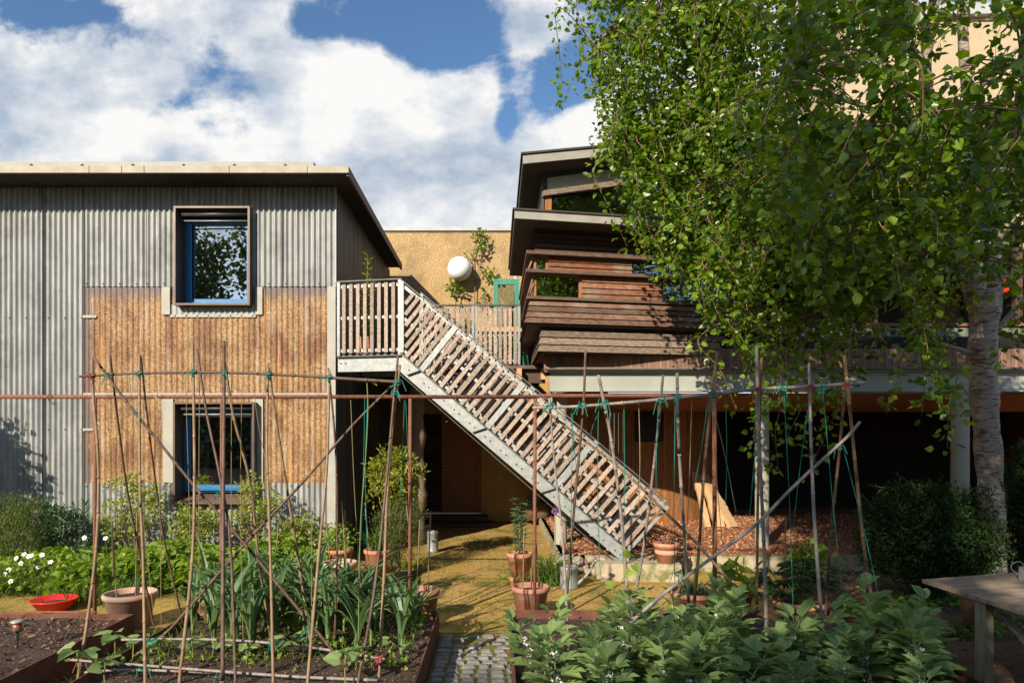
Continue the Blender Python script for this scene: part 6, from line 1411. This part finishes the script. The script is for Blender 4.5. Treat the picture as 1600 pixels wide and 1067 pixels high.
acc = mrb.outputs[0]
for (px, py, rx, ry, wt) in [(620,25,110,60,-1.0),(720,75,70,50,-.9),(480,45,55,25,-.5),(350,130,80,40,-.42),(250,165,70,28,-.3),(80,20,130,30,-.4),(240,60,90,25,-.25),(880,120,60,75,-1.1),(790,180,22,60,-.7),(840,50,70,50,.55),(470,90,60,45,.25),(420,60,60,60,.35),(560,190,120,110,.6),(690,150,55,50,.5),(100,200,180,120,.3),(750,140,30,45,.5),(920,190,45,40,.9),(760,250,60,60,.4),(640,330,300,60,.5)]:
    acc = mth('ADD', acc, blob(px,py,rx,ry,wt))
n1 = nz(5.5, 12, .62, .3, (3.1,1.7,0), (1,1.15,1)); n2 = nz(14, 10, .6, 0, (7,2,0))
f = mth('ADD', acc, mth('MULTIPLY', mth('SUBTRACT', n1, .5), 2.3)); f = mth('ADD', f, mth('MULTIPLY', mth('SUBTRACT', n2, .5), .9))
mr = N.new('ShaderNodeMapRange'); mr.interpolation_type = 'SMOOTHSTEP'; mr.inputs[1].default_value = .22; mr.inputs[2].default_value = .68; L.new(f, mr.inputs[0])
# cloud brightness: thick parts bluish grey, sunlit billows white
n3 = nz(4.2, 10, .58, .2, (.4,5.2,0), (1,1.6,1)); n4 = nz(9, 10, .6, 0, (9.3,.8,0), (1,1.3,1))
sh = mth('ADD', mth('MULTIPLY', n3, .65), mth('MULTIPLY', n4, .45)); sh = mth('ADD', sh, blob(640,210,120,50,.10)); sh = mth('ADD', sh, blob(560,110,90,40,.10)); sh = mth('ADD', sh, blob(900,210,60,50,.2)); sh = mth('ADD', sh, blob(650,270,130,45,-.05))
cr = N.new('ShaderNodeValToRGB'); L.new(sh, cr.inputs[0]); e = cr.color_ramp.elements; e[0].position = .44; e[0].color = (.50,.60,.74,1); e[1].position = .63; e[1].color = (1.12,1.11,1.09,1)
k = e.new(.53); k.color = (.76,.82,.90,1); L.new(cr.outputs[0], cb.inputs[0])
mx = N.new('ShaderNodeMixShader'); L.new(mr.outputs[0], mx.inputs[0]); L.new(bg.outputs[0], mx.inputs[1]); L.new(cb.outputs[0], mx.inputs[2]); L.new(mx.outputs[0], out.inputs[0])
sd = bpy.data.lights.new('sun', 'SUN'); sd.energy = SUN; sd.angle = math.radians(.53); sd.color = (1,.89,.73); so_ = bpy.data.objects.new('sun', sd); COL.objects.link(so_)
dirv = Vector((math.sin(AZ)*math.cos(EL), math.cos(AZ)*math.cos(EL), -math.sin(EL))); so_.rotation_euler = dirv.to_track_quat('-Z','Y').to_euler(); so_.location = (-10,-15,15)
cd = bpy.data.cameras.new('camera'); cam = bpy.data.objects.new('camera', cd); COL.objects.link(cam); S.camera = cam
cam.location = (0,0,EYE); cam.rotation_euler = (math.pi/2,0,0); cd.sensor_width = 36; cd.lens = 24.0075; cd.shift_x = 25/1600; cd.shift_y = 146.5/1600; cd.clip_end = 500; cd.clip_start = .05
S.view_settings.view_transform = 'Standard'; S.view_settings.look = 'None'; S.view_settings.exposure = EXPO; S.view_settings.gamma = 1
S.render.engine = 'CYCLES'; S.cycles.max_bounces = 8; S.cycles.transparent_max_bounces = 12
for o in bpy.data.objects:
    if 'label' in o and len(o['label'].split()) > 16: print('LONG', o.name, len(o['label'].split()), o['label'])
